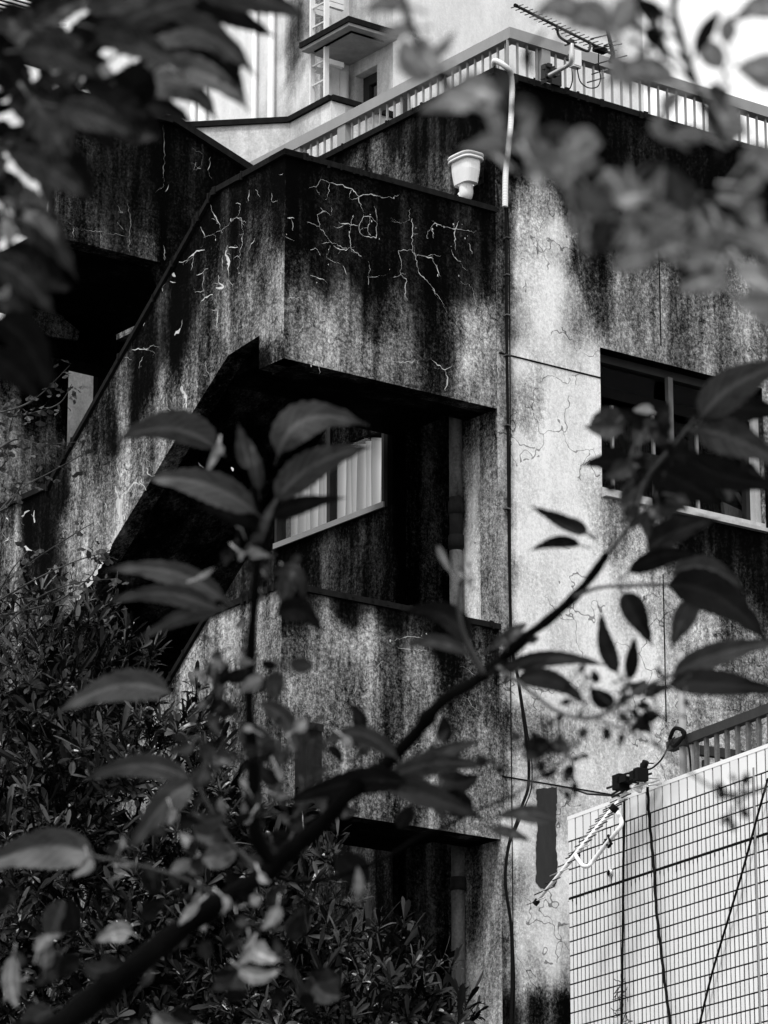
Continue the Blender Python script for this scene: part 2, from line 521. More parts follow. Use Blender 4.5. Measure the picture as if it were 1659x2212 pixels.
mb.to(main, "inner_wall", 'inner')
# coping of the main block
mb = MB()
mb.bldg(-.03, 14.03, -.03, .2, ZT, ZT + .045)
mb.bldg(-.03, .2, .2, VL, ZT, ZT + .045)
# ragged moss under and on the coping
for i in range(60):
    if i % 3:
        u = random.uniform(-.03, 5); v = -.035 + random.uniform(-.004, .01)
    else:
        u = -.035; v = random.uniform(-.03, VL)
    s = random.uniform(.006, .018)
    mb.bldg(u, u + s * random.uniform(1, 2.5), v, v + s, ZT + .03 - random.uniform(0, .05), ZT + .045 + random.uniform(-.004, .012))
mb.to(main, "coping", 'coping')

# ---- landing parapets (front) with their cracks
cP = ctl_v(0, [(640,370,.04),(750,400,.03),(850,430,.03),(950,460,.03),(1040,480,.05),(640,500,.07),(750,500,.04),(850,520,.04),(950,560,.05),
 (1040,560,.1),(1065,500,.15),(640,580,.28),(700,600,.15),(800,600,.06),(900,620,.06),(1000,620,.1),(1060,600,.2),(640,660,.5),(690,680,.55),
 (740,690,.36),(800,700,.25),(860,680,.34),(920,700,.18),(1000,700,.38),(1060,700,.55),(650,730,.55),(720,730,.55),(790,760,.5),(850,770,.55),
 (920,800,.28),(960,790,.22),(1010,800,.55),(1060,820,.55),(1010,840,.36),(640,770,.45),
 (640,1300,.06),(750,1320,.05),(850,1330,.05),(950,1360,.05),(640,1400,.33),(700,1400,.38),(740,1380,.55),(800,1400,.5),(850,1400,.3),(900,1450,.45),
 (980,1400,.3),(1050,1400,.3),(640,1480,.5),(700,1500,.42),(800,1480,.42),(880,1500,.36),(960,1480,.38),(1040,1500,.36),(650,1560,.42),(750,1580,.38),
 (850,1600,.38),(950,1600,.55),(1050,1620,.55),(900,1700,.42),(1000,1720,.55),(1070,1700,.5),(1050,1780,.55),(850,1750,.42)])
EQ = .14                                # stair wall thickness
for k in range(3):
    top, bot = (ZP, ZL) if k == 0 else (8.41 - (k - 1) * H, ZL - k * H)
    mb = MB()
    panel(mb, 'v', 0.0, EQ, [[(UC, top), (UC, bot), (-.0015, bot), (-.0015, top)]], [(s, z - (0 if k < 2 else -0) , t) for s, z, t in cP])
    mb.to(main, "landing_parapet", 'wall')
    mb = MB()
    mb.bldg(UC - .025, -.002, -.025, EQ + .02, top, top + .04)
    for i in range(14):
        u = random.uniform(UC, -.05); s = random.uniform(.005, .014)
        mb.bldg(u, u + 2 * s, -.03, -.03 + s, top + .02 - random.uniform(0, .04), top + .04 + random.uniform(-.004, .01))
    mb.to(main, "parapet_coping", 'coping')
    # landing slab, its edge beam and the raised floor
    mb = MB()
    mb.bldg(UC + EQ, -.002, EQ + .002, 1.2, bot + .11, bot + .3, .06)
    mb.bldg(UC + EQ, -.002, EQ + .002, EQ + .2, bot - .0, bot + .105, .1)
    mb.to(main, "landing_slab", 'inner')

# ---- stair walls (outer side), one per storey, with the flight slab behind
cQ = ctl_u(UC, [(600,380,.05),(550,400,.06),(500,430,.08),(470,450,.1),(440,500,.08),(600,480,.18),(550,500,.22),(500,500,.12),(460,560,.3),
 (580,560,.45),(540,540,.25),(500,560,.18),(600,600,.62),(605,680,.68),(560,600,.45),(580,700,.6),(540,640,.5),(500,640,.38),(460,640,.38),(420,600,.1),
 (400,680,.13),(520,720,.38),(460,720,.38),(420,740,.32),(380,740,.12),(350,760,.12),(400,800,.4),(360,820,.38),(320,820,.1),(290,900,.08),
 (330,880,.32),(380,880,.5),(310,940,.44),(270,920,.38),(250,960,.1),(210,950,.25),(200,1000,.4),(240,1020,.44),(280,1000,.5),(160,1040,.45),
 (150,1120,.45),(200,1120,.5),(240,1100,.5),(140,1060,.12),(170,1200,.5),(210,1220,.55),(110,1100,.1),(100,1180,.1),(60,1120,.1),(20,1130,.32),
 (30,1180,.45),(120,1250,.2),(600,780,.38),(570,790,.12),
 (590,1400,.5),(500,1380,.55),(470,1400,.45),(440,1450,.55),(540,1420,.3),(590,1500,.3),(500,1550,.4)])
band = [(0, ZP), (.845, ZP - .02), (2.93, 9.80), (4.3, 9.80), (4.3, 8.3), (3.1, 8.42), (2.5, 8.88), (1.12, 9.88), (.66, 10.2), (.29, 10.24), (.29, ZL), (0, ZL)]
def tri_poly(poly, dz):
    """split the band into convex pieces so that it can be gridded"""
    p = [(s, z + dz) for s, z in poly]
    return [[p[0], p[1], p[8], p[9], p[10], p[11]], [p[1], p[7], p[8]], [p[1], p[2], p[6], p[7]], [p[2], p[3], p[4], p[5], p[6]]]
for k in range(3):
    dz = -k * (ZP - 8.41)
    mb = MB()
    panel(mb, 'u', UC - .002, EQ, [[(s, z) for s, z in q] for q in tri_poly([(max(s, .002), z) for s, z in band], dz)], cQ)
    mb.to(main, "stair_wall", 'wall')
    mb = MB()
    path = [(-.025, ZP), (.85, ZP - .02), (2.94, 9.80), (4.3, 9.80)]
    for (a, za), (b, zb) in zip(path[:-1], path[1:]):
        mb.box(W(UC - .025, a, za + dz + .001), U * (EQ + .05), V * (b - a) + Vector((0, 0, zb - za)), Vector((0, 0, .042)))
    for i in range(16):
        j = random.choice((0, 0, 1, 1, 1, 2)); t = random.random()
        (a, za), (b, zb) = path[j], path[j + 1]
        s = random.uniform(.005, .014)
        mb.bldg(UC - .032, UC - .02, a + (b - a) * t, a + (b - a) * t + s * 2, za + (zb - za) * t + dz - random.uniform(0, .03), za + (zb - za) * t + dz + .03 + random.uniform(0, .02))
    mb.to(main, "stair_coping", 'coping')
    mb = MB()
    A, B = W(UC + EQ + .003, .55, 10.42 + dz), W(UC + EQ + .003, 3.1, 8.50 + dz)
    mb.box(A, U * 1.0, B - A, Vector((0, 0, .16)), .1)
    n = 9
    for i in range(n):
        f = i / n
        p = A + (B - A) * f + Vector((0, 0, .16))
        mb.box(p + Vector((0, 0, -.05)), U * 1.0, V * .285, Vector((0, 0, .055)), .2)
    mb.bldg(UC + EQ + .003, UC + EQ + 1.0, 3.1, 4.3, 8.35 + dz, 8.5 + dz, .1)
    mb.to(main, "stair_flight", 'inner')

# ---- wall behind the landing: doorway beside the pier, then the curtained window
UWI = 0.0
sv0, sz0 = on_u(837, 1094, UWI)
IW0, IW1 = sv0 + .004, on_u(600, 1180, UWI)[0]
IZ0, IZ1 = sz0, on_u(838, 862, UWI)[1]
mb = MB()
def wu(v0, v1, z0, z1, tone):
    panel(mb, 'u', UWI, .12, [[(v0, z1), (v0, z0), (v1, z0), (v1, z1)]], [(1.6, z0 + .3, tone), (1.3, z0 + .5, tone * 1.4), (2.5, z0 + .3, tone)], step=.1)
wu(sv0 - .06, 7, 0, IZ0, .2)  # dark tones here put the stairwell's shade into the wall colour
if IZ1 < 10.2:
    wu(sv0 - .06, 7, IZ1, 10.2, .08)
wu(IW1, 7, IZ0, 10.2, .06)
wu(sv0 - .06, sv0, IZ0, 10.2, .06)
panel(mb, 'u', UWI + .002, .12, [[(.56, 10.2), (.56, 10.19), (7, 10.19), (7, 10.2)]])
mb.to(main, "landing_back_wall", 'wall')
mb = MB()
iu = on_v(945, 1200, sv0)[0]
mb.bldg(.121, 1.455, sv0 - .05, sv0 + .05, 0, 12.0, .3)
mb.bldg(1.40, 1.455, sv0 + .051, 2.6, 0, 12.0, .05)
mb.to(main, "corridor_wall", 'inner')
mb = MB()                                # added white shaft, open to the sky, to light the curtain from behind
mb.bldg(1.39, 1.399, sv0 + .06, 2.6, 9.2, 12.0)
mb.bldg(.25, 1.389, sv0 + .052, sv0 + .06, 9.2, 12.0)
mb.bldg(.25, 1.389, 2.58, 2.59, 9.2, 12.0)
mb.bldg(.25, 1.389, sv0 + .061, 2.579, 9.2, 9.25)
mb.to(main, "light_shaft_lining", 'white_paint')
m = MB().bldg(UC + EQ + 1.01, -.002, 1.21, 3.3, 11.05, 11.13, .05)  # slab added to keep sky light out of the stairwell
m.to(main, "sky_block_slab", 'inner')
# window with sheer curtains
wf = MB()
fw = .028
for (v0, v1, z0, z1) in ((IW0, IW1, IZ0, IZ0 + fw), (IW0, IW1, IZ1 - fw, IZ1), (IW0, IW0 + fw, IZ0 + fw, IZ1 - fw), (IW1 - fw, IW1, IZ0 + fw, IZ1 - fw)):
    wf.bldg(UWI - .03, UWI + .06, v0, v1, z0, z1)
win_in = main.part("window", wf.v, wf.f, 'paint_dark', label="curtained window beside the upper landing")
mvv = on_u(714, 1000, UWI)[0]
m = MB().bldg(UWI - .045, UWI - .0301, IW0 - .01, IW1, IZ0 - .012, IZ0 + .03)
main.part("sill", m.v, m.f, 'paint', parent=win_in)
m = MB().bldg(UWI - .02, UWI + .05, mvv - .02, mvv + .02, IZ0 + fw, IZ1 - fw)
main.part("mullion", m.v, m.f, 'metal_dark', parent=win_in)
for a, b in ((IW0 + fw, mvv - .02), (mvv + .02, IW1 - fw)):
    m = MB().bldg(UWI + .012, UWI + .018, a, b, IZ0 + fw, IZ1 - fw)
    main.part("pane", m.v, m.f, 'glass_bright', parent=win_in)
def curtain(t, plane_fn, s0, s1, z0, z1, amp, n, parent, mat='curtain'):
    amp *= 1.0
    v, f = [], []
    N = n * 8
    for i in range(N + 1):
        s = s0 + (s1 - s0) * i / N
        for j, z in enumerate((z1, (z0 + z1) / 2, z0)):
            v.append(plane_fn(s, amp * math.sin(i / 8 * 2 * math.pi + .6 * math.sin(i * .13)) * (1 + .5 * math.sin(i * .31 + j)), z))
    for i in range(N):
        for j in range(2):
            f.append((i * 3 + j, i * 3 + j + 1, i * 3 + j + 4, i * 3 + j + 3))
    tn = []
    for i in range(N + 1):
        k = .8 + .22 * math.sin(i / 8 * 2 * math.pi + .6 * math.sin(i * .13)) + .1 * math.sin(i * .47) + random.uniform(-.05, .05)  # fold highlights and shade painted into the curtain tone
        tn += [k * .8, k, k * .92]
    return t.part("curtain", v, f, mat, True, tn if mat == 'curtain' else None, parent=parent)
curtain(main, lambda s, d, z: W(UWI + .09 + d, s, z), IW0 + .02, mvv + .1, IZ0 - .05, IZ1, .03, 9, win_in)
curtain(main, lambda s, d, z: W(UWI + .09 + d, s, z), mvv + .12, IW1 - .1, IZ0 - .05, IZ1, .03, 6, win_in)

# ---- aluminium window of the right face
WD = .17
fr = MB()
fw = .045
def wbar(mb, u0, u1, z0, z1, d0=WD - .05, d1=WD + .02):
    mb.bldg(u0, u1, d0, d1, z0, z1)
win_r = Thing.part(main, "window", *(lambda m: (m.v, m.f))(MB().bldg(WU0, WU1, WD - .06, WD + .03, WZ0, WZ0 + .055).bldg(WU0, WU1, WD - .06, WD + .03, WZ1 - .06, WZ1)
     .bldg(WU0, WU0 + .035, WD - .06, WD + .03, WZ0 + .055, WZ1 - .06).bldg(WU1 - .05, WU1, WD - .06, WD + .03, WZ0 + .055, WZ1 - .06)), 'paint_dark', label="aluminium sliding window in the right wall")
m = MB().bldg(WU0 - .0, WU1 - .0, -.045, WD - .061, WZ0 - .028, WZ0 - .001)
main.part("sill", m.v, m.f, 'frame', parent=win_r)
m = MB().bldg(WU0 + .001, WU1 - .001, -.0, WD - .062, WZ0 + .001, WZ0 + .045)
main.part("sill_rail", m.v, m.f, 'frame', parent=win_r)
umul = on_v(1464, 900, 0)[0]
m = MB().bldg(umul - .022, umul + .022, WD - .10, WD - .062, WZ0 + .05, WZ1 - .062)
main.part("mullion", m.v, m.f, 'frame_dark', parent=win_r)
m = MB().bldg(WU1 - .05, WU1 - .001, WD - .12, WD - .062, WZ0 + .05, WZ1 - .2)
main.part("mullion", m.v, m.f, 'frame', parent=win_r)
m = MB().bldg(WU0 + .04, umul - .035, WD - .085, WD - .062, WZ1 - .33, WZ1 - .25).bldg(umul + .035, WU1 - .06, WD - .085, WD - .062, WZ1 - .33, WZ1 - .25)
main.part("transom", m.v, m.f, 'dark', parent=win_r)
for a, b in ((WU0 + .036, umul - .031), (umul + .031, WU1 - .051)):
    m = MB().bldg(a, b, WD - .02, WD - .014, WZ0 + .056, WZ1 - .061)
    main.part("pane", m.v, m.f, 'glass', parent=win_r)
for qx in (1318.5, 1407, 1500):
    u = on_v(qx, 850, WD + .12)[0]
    m = MB().bldg(u - .011, u + .011, WD + .1, WD + .12, WZ0, WZ1 - .3)
    main.part("rod", m.v, m.f, 'white_paint', parent=win_r)
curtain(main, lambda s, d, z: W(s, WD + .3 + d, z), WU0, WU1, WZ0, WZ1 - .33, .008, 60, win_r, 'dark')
card = MB()
a, b = on_v(1583, 1062, WD + .05), on_v(1632, 1118, WD + .05)
card.box(W(a[0], WD + .04, a[1]), U * .05, W(b[0], WD + .1, b[1]) - W(a[0], WD + .04, a[1]), V * .01)
a, b = on_v(1560, 1085, WD + .1), on_v(1600, 1110, WD + .1)
card.box(W(a[0], WD + .09, a[1]), U * .22 + Vector((0, 0, -.04)), Vector((0, 0, -.12)) + U * .02, V * .03)
main.part("cardboard", card.v, card.f, 'cloth', parent=win_r, label="folded cardboard leaning inside the window corner")
# drip edge, joints and patch marks
zj = 10.414
zj2 = on_v(1150, 1688, 0)[1]
u = on_v(1103, 1500, 0)[0]
jl = [(.02, WU0, zj - .006, zj + .006), (.03, on_v(1320, 1720, 0)[0] + .3, zj2 - .005, zj2 + .005), (u - .003, u + .003, on_v(1103, 2190, 0)[1], on_v(1103, 1370, 0)[1])]
for qx, y0, y1 in ((1417, 262, 745), (1432, 1240, 1560)):
    a, b = on_v(qx, y0, 0), on_v(qx + 4, y1, 0)
    jl.append((a[0] - .004, a[0] + .004, b[1], a[1]))
for (a, b, c_, d) in jl:
    MB().bldg(a, b, -.0035, .004, c_, d).to(main, "joint_line", 'dark')
mb = MB()
def on_wall_v(v, pts, off=.004):
    return [W(u, v - off, z) for u, z in (on_v(x, y, v) for x, y in pts)]
v = on_wall_v(0, [(1158,1705),(1203,1700),(1201,1760),(1200,1830),(1203,1850),(1202,1905),(1198,1915),(1188,1912),(1178,1921),(1167,1919),(1156,1905),(1158,1880),(1157,1840),(1160,1780)])
vv_ = []
for p, q in zip(v, v[1:] + v[:1]):
    n = max(1, int((q - p).length / .02))
    for i in range(n):
        vv_.append(p.lerp(q, i / n) + (U * random.uniform(-.006, .006) + Vector((0, 0, random.uniform(-.006, .006)))) * (1 if i else 0))
v = vv_
mb.add(v, [tuple(range(len(v)))])
mb.to(main, "paint_patch", 'mark', label="dark paint patch with ragged lower end on the pale wall")

# ---- lime-bloomed cracks: thin raised deposits with width of their own
def cracks(name, plane, const, lines, wmul=1.0, mat='efflo', rnd=31):
    rg = random.Random(rnd)
    mb = MB()
    more = []
    for ln in lines:                       # short side branches
        w0, pts = (ln[0], ln[1:]) if not isinstance(ln[0], tuple) else (1.0, ln)
        for p in pts[1:]:
            if rg.random() < .6:
                q, br, a_ = p, [p], rg.uniform(0, 6.28)
                for _ in range(rg.randint(1, 3)):
                    a_ += rg.uniform(-.9, .9)
                    q = (q[0] + rg.uniform(4, 11) * math.cos(a_), q[1] + rg.uniform(5, 14) * math.sin(a_))
                    br.append(q)
                more.append([min(w0, 1) * .6] + br)
    for ln in list(lines) + more:
        w0 = 1.0
        pts = ln
        if not isinstance(ln[0], tuple):
            w0, pts = ln[0], ln[1:]
        fine = [pts[0]]
        for p, q in zip(pts[:-1], pts[1:]):
            n = max(2, int(math.hypot(q[0] - p[0], q[1] - p[1]) / 5))
            for i in range(1, n + 1):
                t = i / n
                j = 2.3 if i < n else .8
                fine.append((p[0] + (q[0] - p[0]) * t + rg.uniform(-j, j), p[1] + (q[1] - p[1]) * t + rg.uniform(-j, j)))
        P = [(on_v if plane == 'v' else on_u)(x, y, const) for x, y in fine]
        n = len(P)
        L, Rr = [], []
        wprev = 1
        for i, (s, z) in enumerate(P):
            a, b = P[max(0, i - 1)], P[min(n - 1, i + 1)]
            dx, dz = b[0] - a[0], b[1] - a[1]
            m_ = math.hypot(dx, dz) or 1
            taper = min(1, .35 + 2.2 * min(i, n - 1 - i) / n)
            wprev = .55 * wprev + .45 * rg.choice((0, .05, .4, .8, 1.3, 3.2))
            w = (.0017 + .0010 * (w0 - 1)) * w0 * wmul * wprev * taper
            nx, nz = -dz / m_ * w, dx / m_ * w
            L.append((s + nx, z + nz)); Rr.append((s - nx * rg.uniform(.4, 1.3), z - nz * rg.uniform(.4, 1.3)))
        f = (lambda s, z: W(s, const - .004, z)) if plane == 'v' else (lambda s, z: W(const - .003, s, z))
        k0 = len(mb.v)
        vs = [f(*p) for p in L] + [f(*p) for p in Rr]
        mb.add(vs, [(i, i + 1, n + i + 1, n + i) for i in range(n - 1)])
        if w0 > .9:
            for i in range(0, n, 3):
                if rg.random() < .2:
                    s, z = P[i]
                    s += rg.gauss(0, .02); z += rg.gauss(0, .035)
                    r = rg.uniform(.002, .006) * w0
                    pl = [(s + r * rg.uniform(.5, 1.3) * math.cos(a), z + 1.6 * r * rg.uniform(.5, 1.4) * math.sin(a)) for a in (0, 1.2, 2.4, 3.6, 4.9)]
                    mb.add([f(*p) for p in pl], [(0, 1, 2, 3, 4)])
    main.part(name, mb.v, mb.f, mat, kind='stuff')
r1 = lambda *p: [(x / 2, y / 2) for x, y in p]
r2 = lambda *p: [(829.5 + x / 2, y / 2) for x, y in p]
r3 = lambda *p: [(x / 2, 730 + y / 2) for x, y in p]
r4 = lambda *p: [(829.5 + x / 2, 730 + y / 2) for x, y in p]
Pc = [r2((120,945),(122,1010),(120,1080),(60,1083)), r2((60,1083),(72,1130),(70,1185),(40,1200)), r2((120,1080),(135,1110),(145,1170),(190,1220),(240,1290),(270,1350)),
 [1.3] + r2((140,1103),(200,1112),(225,1150),(242,1195)), [1.1] + r2((185,1110),(212,1100),(205,1120)), r2((185,1030),(190,1000),(220,965),(300,990),(370,1000)), r2((322,955),(305,1000),(303,1040),(308,1080)),
 r2((70,1185),(97,1215),(90,1270),(98,1300)), r2((30,955),(70,965),(110,950)), r2((0,855),(20,850),(35,860)), r2((205,985),(212,1030)), r2((290,1080),(300,1110),(330,1130)),
 r2((330,1215),(380,1240),(400,1320),(430,1330)), r2((365,1050),(378,1100)),
 [.9] + r1((1335,812),(1365,808),(1385,775),(1425,790),(1415,855)), r1((1425,790),(1480,800),(1520,818),(1548,850),(1570,935)), [1.1] + r1((1570,935),(1550,985),(1560,1015),(1625,1028),(1628,965),(1600,935),(1570,935)),
 r1((1600,945),(1588,985),(1600,1020)), r1((1548,850),(1600,838),(1659,856)), [1.1] + r1((1240,942),(1270,945)), [1.3] + r1((1255,945),(1266,1000)), r1((1325,960),(1380,978),(1370,930),(1400,915),(1428,932)),
 r1((1380,978),(1425,1045),(1500,1080)), [1.3] + r1((1440,1062),(1470,1080),(1500,1078)), r1((1425,1060),(1410,1110),(1440,1130),(1468,1142)), r1((1525,930),(1508,1000),(1515,1075),(1560,1108)), r1((1460,960),(1480,968),(1545,975)),
 r1((1340,1080),(1360,1072),(1382,1105)), r1((1230,1022),(1270,1040)), r1((1480,1150),(1498,1190)), r1((1340,1190),(1400,1210)), r1((1590,1230),(1588,1195),(1630,1195)),
 [1.2] + r1((1245,1290),(1290,1285)), r1((1280,1450),(1310,1400)), r4((20,95),(60,105),(125,103),(130,92)), r4((205,95),(245,128),(262,140),(292,122)), [1.4] + r4((262,140),(272,185),(262,232)), r4((360,180),(372,230),(364,272)), r3((1290,65),(1315,100),(1380,105)), [1.3] + r4((482,85),(495,180)),
 r4((30,1310),(100,1290),(190,1300)), r4((60,1340),(180,1350),(185,1400)), r4((100,60),(118,95))]
cracks("lime_crack", 'v', 0, Pc)
Pl = []
rg = random.Random(5)
for i in range(26):                      # finer craze on the lower parapet
    x, y = rg.uniform(640, 1040), rg.uniform(1370, 1700)
    pts = [(x, y)]
    a = rg.uniform(0, 6.28)
    for j in range(rg.randint(2, 5)):
        a += rg.uniform(-1.1, 1.1)
        x += 13 * math.cos(a); y += 16 * math.sin(a)
        pts.append((x, y))
    Pl.append([.55] + pts)
cracks("lime_crack", 'v', 0, Pl, rnd=3)
Qc = [[1.2] + r1((912,885),(928,930),(945,960),(962,1005)), r1((880,1028),(920,1012),(965,990),(1025,940)), [1.5] + r1((1000,960),(1022,938),(1045,955)), r1((1045,955),(1052,1010),(1040,1100),(1032,1195)), [1.4] + r1((1078,820),(1076,868)), [1.2] + r1((1105,820),(1125,850)),
 [2.0] + r1((775,1132),(800,1128),(835,1100),(850,1085),(885,1080)), r1((840,1100),(825,1170)), [2.6] + r1((985,1060),(975,1100),(990,1130),(990,1190)), r1((990,1070),(1028,1068)), r1((850,1190),(875,1180),(900,1160)), r1((880,1180),(880,1260)), [2.6] + r1((945,1190),(945,1220),(970,1240),(935,1245)),
 [2.3] + r1((868,1310),(885,1285),(920,1272)), r1((928,1280),(945,1340),(935,1420)), [2.6] + r1((940,1340),(938,1415)), [1.5] + r1((1020,880),(1040,882)), [1.3] + r1((1175,835),(1175,870)), [1.3] + r1((1210,755),(1225,748)), r1((960,1180),(965,1100)), r1((868,980),(885,1025)), r1((1070,1090),(1100,1030)),
 [2.0] + r1((745,1185),(760,1195)), [2.0] + r1((700,1250),(715,1225)), [1.6] + r1((620,1410),(628,1395)), [2.4] + r1((755,1450),(780,1420)), r1((780,1420),(790,1380)), r1((735,1215),(760,1222)),
 r3((572,50),(630,48),(665,30)), [1.6] + r3((620,42),(645,52)), r3((540,85),(570,92)), r3((620,80),(600,130)), [2.6] + r3((790,210),(805,270),(795,300)), r3((795,300),(750,320),(725,305)), [1.8] + r3((720,320),(790,325)), r3((700,215),(700,260)), r3((890,100),(893,140),(910,180)), r3((855,170),(850,220)),
 [1.8] + r3((500,640),(508,680),(520,700)), [5.0] + r3((512,690),(523,730),(520,770),(530,800)), [2.6] + r3((525,690),(560,650),(580,628),(610,628),(628,645),(632,660)), [2.4] + r3((635,560),(640,590),(670,595)), [2.6] + r3((538,568),(548,592)), [1.5] + r3((570,480),(575,500)), [1.5] + r3((600,480),(600,500)), [1.5] + r3((628,480),(630,505)), [1.4] + r3((690,500),(700,515)), [1.2] + r3((510,560),(515,600)),
 [5.0] + r3((530,805),(505,850),(480,900)), [4.0] + r3((480,900),(440,975),(390,1060),(345,1130)), r3((455,700),(465,770)), [1.5] + r3((125,745),(95,780)), [2.2] + r3((150,745),(150,800)), [2.2] + r3((95,770),(130,745)), r3((10,840),(60,900)), [1.8] + r3((20,880),(40,860)), r3((270,830),(295,840)),
 [1.3] + r3((10,760),(40,790)), [1.8] + r3((100,900),(140,920)), r3((860,540),(880,560)), [2.2] + r3((1000,560),(1010,575))]
cracks("lime_crack", 'u', UC, Qc, rnd=9)
Ql = [[1.8] + [(485,1555),(500,1548),(512,1540)], [1.2] + [(470,1345),(455,1380)], [1.2] + [(560,1330),(556,1400)], [1] + [(500,1400),(520,1430)]]
cracks("lime_crack", 'u', UC, Ql, rnd=4)

# ---- the further stair parapet, half a storey up and behind
VA = 3.3
Az = lambda x, y: on_v(x, y, VA)
aTL, aT, aJ, aR = Az(60, 196), Az(310, 252), Az(368, 264), Az(545, 378)
bL, bJ, bR = Az(125, 512), Az(351, 566), Az(372, 640)
bR = (aR[0], aR[1] - 1.9)
jj = Az(353, 262)[0]
cA = ctl_v(VA, [(150,470,.2),(250,450,.13),(330,480,.17),(330,540,.36),(340,400,.12),(250,350,.12),(370,300,.06),(420,340,.1),(380,450,.11),(450,380,.05),(400,500,.12),(360,560,.2),(500,380,.05),(200,520,.22)])
mb = MB()
panel(mb, 'v', VA, .15, [[(bL[0], aTL[1]), (bL[0], bL[1]), (jj, bL[1]), (jj, aT[1])]], cA)
mb.to(main, "upper_stair_parapet", 'wall')
zb = bL[1]
mb = MB()
panel(mb, 'v', VA, .15, [[(jj + .004, aT[1]), (jj + .004, zb - .02), (aR[0], zb - 1.7), (aR[0], aR[1]), (aJ[0], aJ[1])]], cA)
mb.to(main, "upper_stair_parapet", 'wall')
mb = MB()
slope = (aR[1] - aJ[1]) / (aR[0] - aJ[0])
mb.bldg(bL[0] - .03, aJ[0], VA - .04, VA + .3, aT[1], aT[1] + .05)
mb.box(W(aJ[0], VA - .04, aJ[1] + .001), U * 2.2 + Vector((0, 0, 2.2 * slope)), V * .34, Vector((0, 0, .06)))
mb.to(main, "upper_stair_coping", 'coping')
mb = MB()
VB = VA + 1.5
lu = on_v(127, 600, VB)[0]
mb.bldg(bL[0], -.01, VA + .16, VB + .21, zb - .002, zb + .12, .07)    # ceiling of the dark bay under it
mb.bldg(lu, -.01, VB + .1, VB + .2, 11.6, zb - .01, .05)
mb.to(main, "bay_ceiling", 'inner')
cracks("lime_crack", 'v', VA, [[.5] + r1((265,985),(315,988),(430,1000),(550,1022)), [.7] + r1((315,988),(315,1030)), [.7] + r1((430,1000),(435,1060)), [.7] + r1((550,880),(562,960),(556,1030),(560,1092)), [.8] + r1((505,960),(530,992)),
   [.6] + r1((830,640),(878,668),(872,720)), [1.0] + r1((908,680),(898,735)), [.8] + r1((845,700),(835,735)), [1.3] + r1((705,1060),(712,1125)), [1.1] + r1((510,915),(530,918)), [.5] + r1((705,540),(708,640),(705,800)), [.9] + r1((712,830),(728,800))], rnd=12)

# ---- far left bay: beam, plaster patch, column and the pale strip
mb = MB()
a, b = on_v(55, 712, VB), on_v(330, 790, VB)
mb.bldg(a[0] - 2, -.02, VB, VB + .25, a[1] - .16, a[1] + .02, .06)
mb.to(main, "beam", 'inner')
mb = MB()
x0, x1 = on_v(-60, 900, VB + .02)[0], on_v(146, 900, VB + .02)[0]
cB = ctl_v(VB + .02, [(20,900,.55),(60,850,.3),(100,830,.12),(130,850,.15),(40,960,.6),(90,960,.45),(130,980,.45),(110,1040,.15),(40,1040,.5),(140,900,.25),(10,1030,.55),(70,900,.15)])
panel(mb, 'v', VB + .02, .3, [[(x0, a[1] - .17), (x0, a[1] - 2.2), (x1, a[1] - 2.2), (x1, a[1] - .17)]], cB)
mb.to(main, "column", 'wall')
mb = MB()
x2, x3 = x1 + .002, on_v(201, 850, VB + .5)[0]
mb.bldg(x1 - .3, x3, VB + .5, VB + .55, a[1] - 2.2, a[1] - .0, .8)
mb.to(main, "pale_screen", 'white')
mb = MB()
mb.bldg(x3 + .01, x3 + .3, VB + .45, VB + .55, 0, a[1] + .4, .04)
mb.to(main, "bay_wall", 'inner')
mb = MB()
pts = [(30,650),(45,640),(75,648),(100,640),(125,655),(140,690),(160,705),(172,716),(168,735),(120,728),(60,712),(28,700)]
v = [W(u, VB - .03, z) for u, z in (on_v(x, y, VB - .03) for x, y in pts)]
k = len(v)
v2 = [p + V * .06 for p in v]
mb.add(v + v2, [tuple(range(k)), tuple(range(2 * k - 1, k - 1, -1))] + [(i, (i + 1) % k, k + (i + 1) % k, k + i) for i in range(k)], .42)
mb.to(main, "broken_plaster", 'wall')
# iron bracket box standing out of the lower parapet
ub, zbk = on_v(660, 1560, -.12)
bracket = Thing("iron_spout_box", "rusty square iron spout box sticking out of the lower parapet", "spout", W(ub, -.12, zbk - .5))
mb = MB()
w_ = .125; t_ = .012
P0 = W(ub, -.13, zbk - .55)
for (a0, a1, b0, b1) in ((0, w_, 0, t_), (0, w_, w_ - t_, w_), (0, t_, t_, w_ - t_), (w_ - t_, w_, t_, w_ - t_)):
    mb.box(P0 + U * a0 + V * b0, U * (a1 - a0), V * (b1 - b0), Vector((0, 0, .55)))
mb.to(bracket, "casing", 'rust')
mb = MB()
mb.box(P0 - U * .008 - V * .008 + Vector((0, 0, .5)), U * (w_ + .016), V * .008, Vector((0, 0, .05)))
mb.box(P0 - U * .008 + Vector((0, 0, .5)), U * .008, V * w_, Vector((0, 0, .05)))
mb.to(bracket, "rim", 'rust')

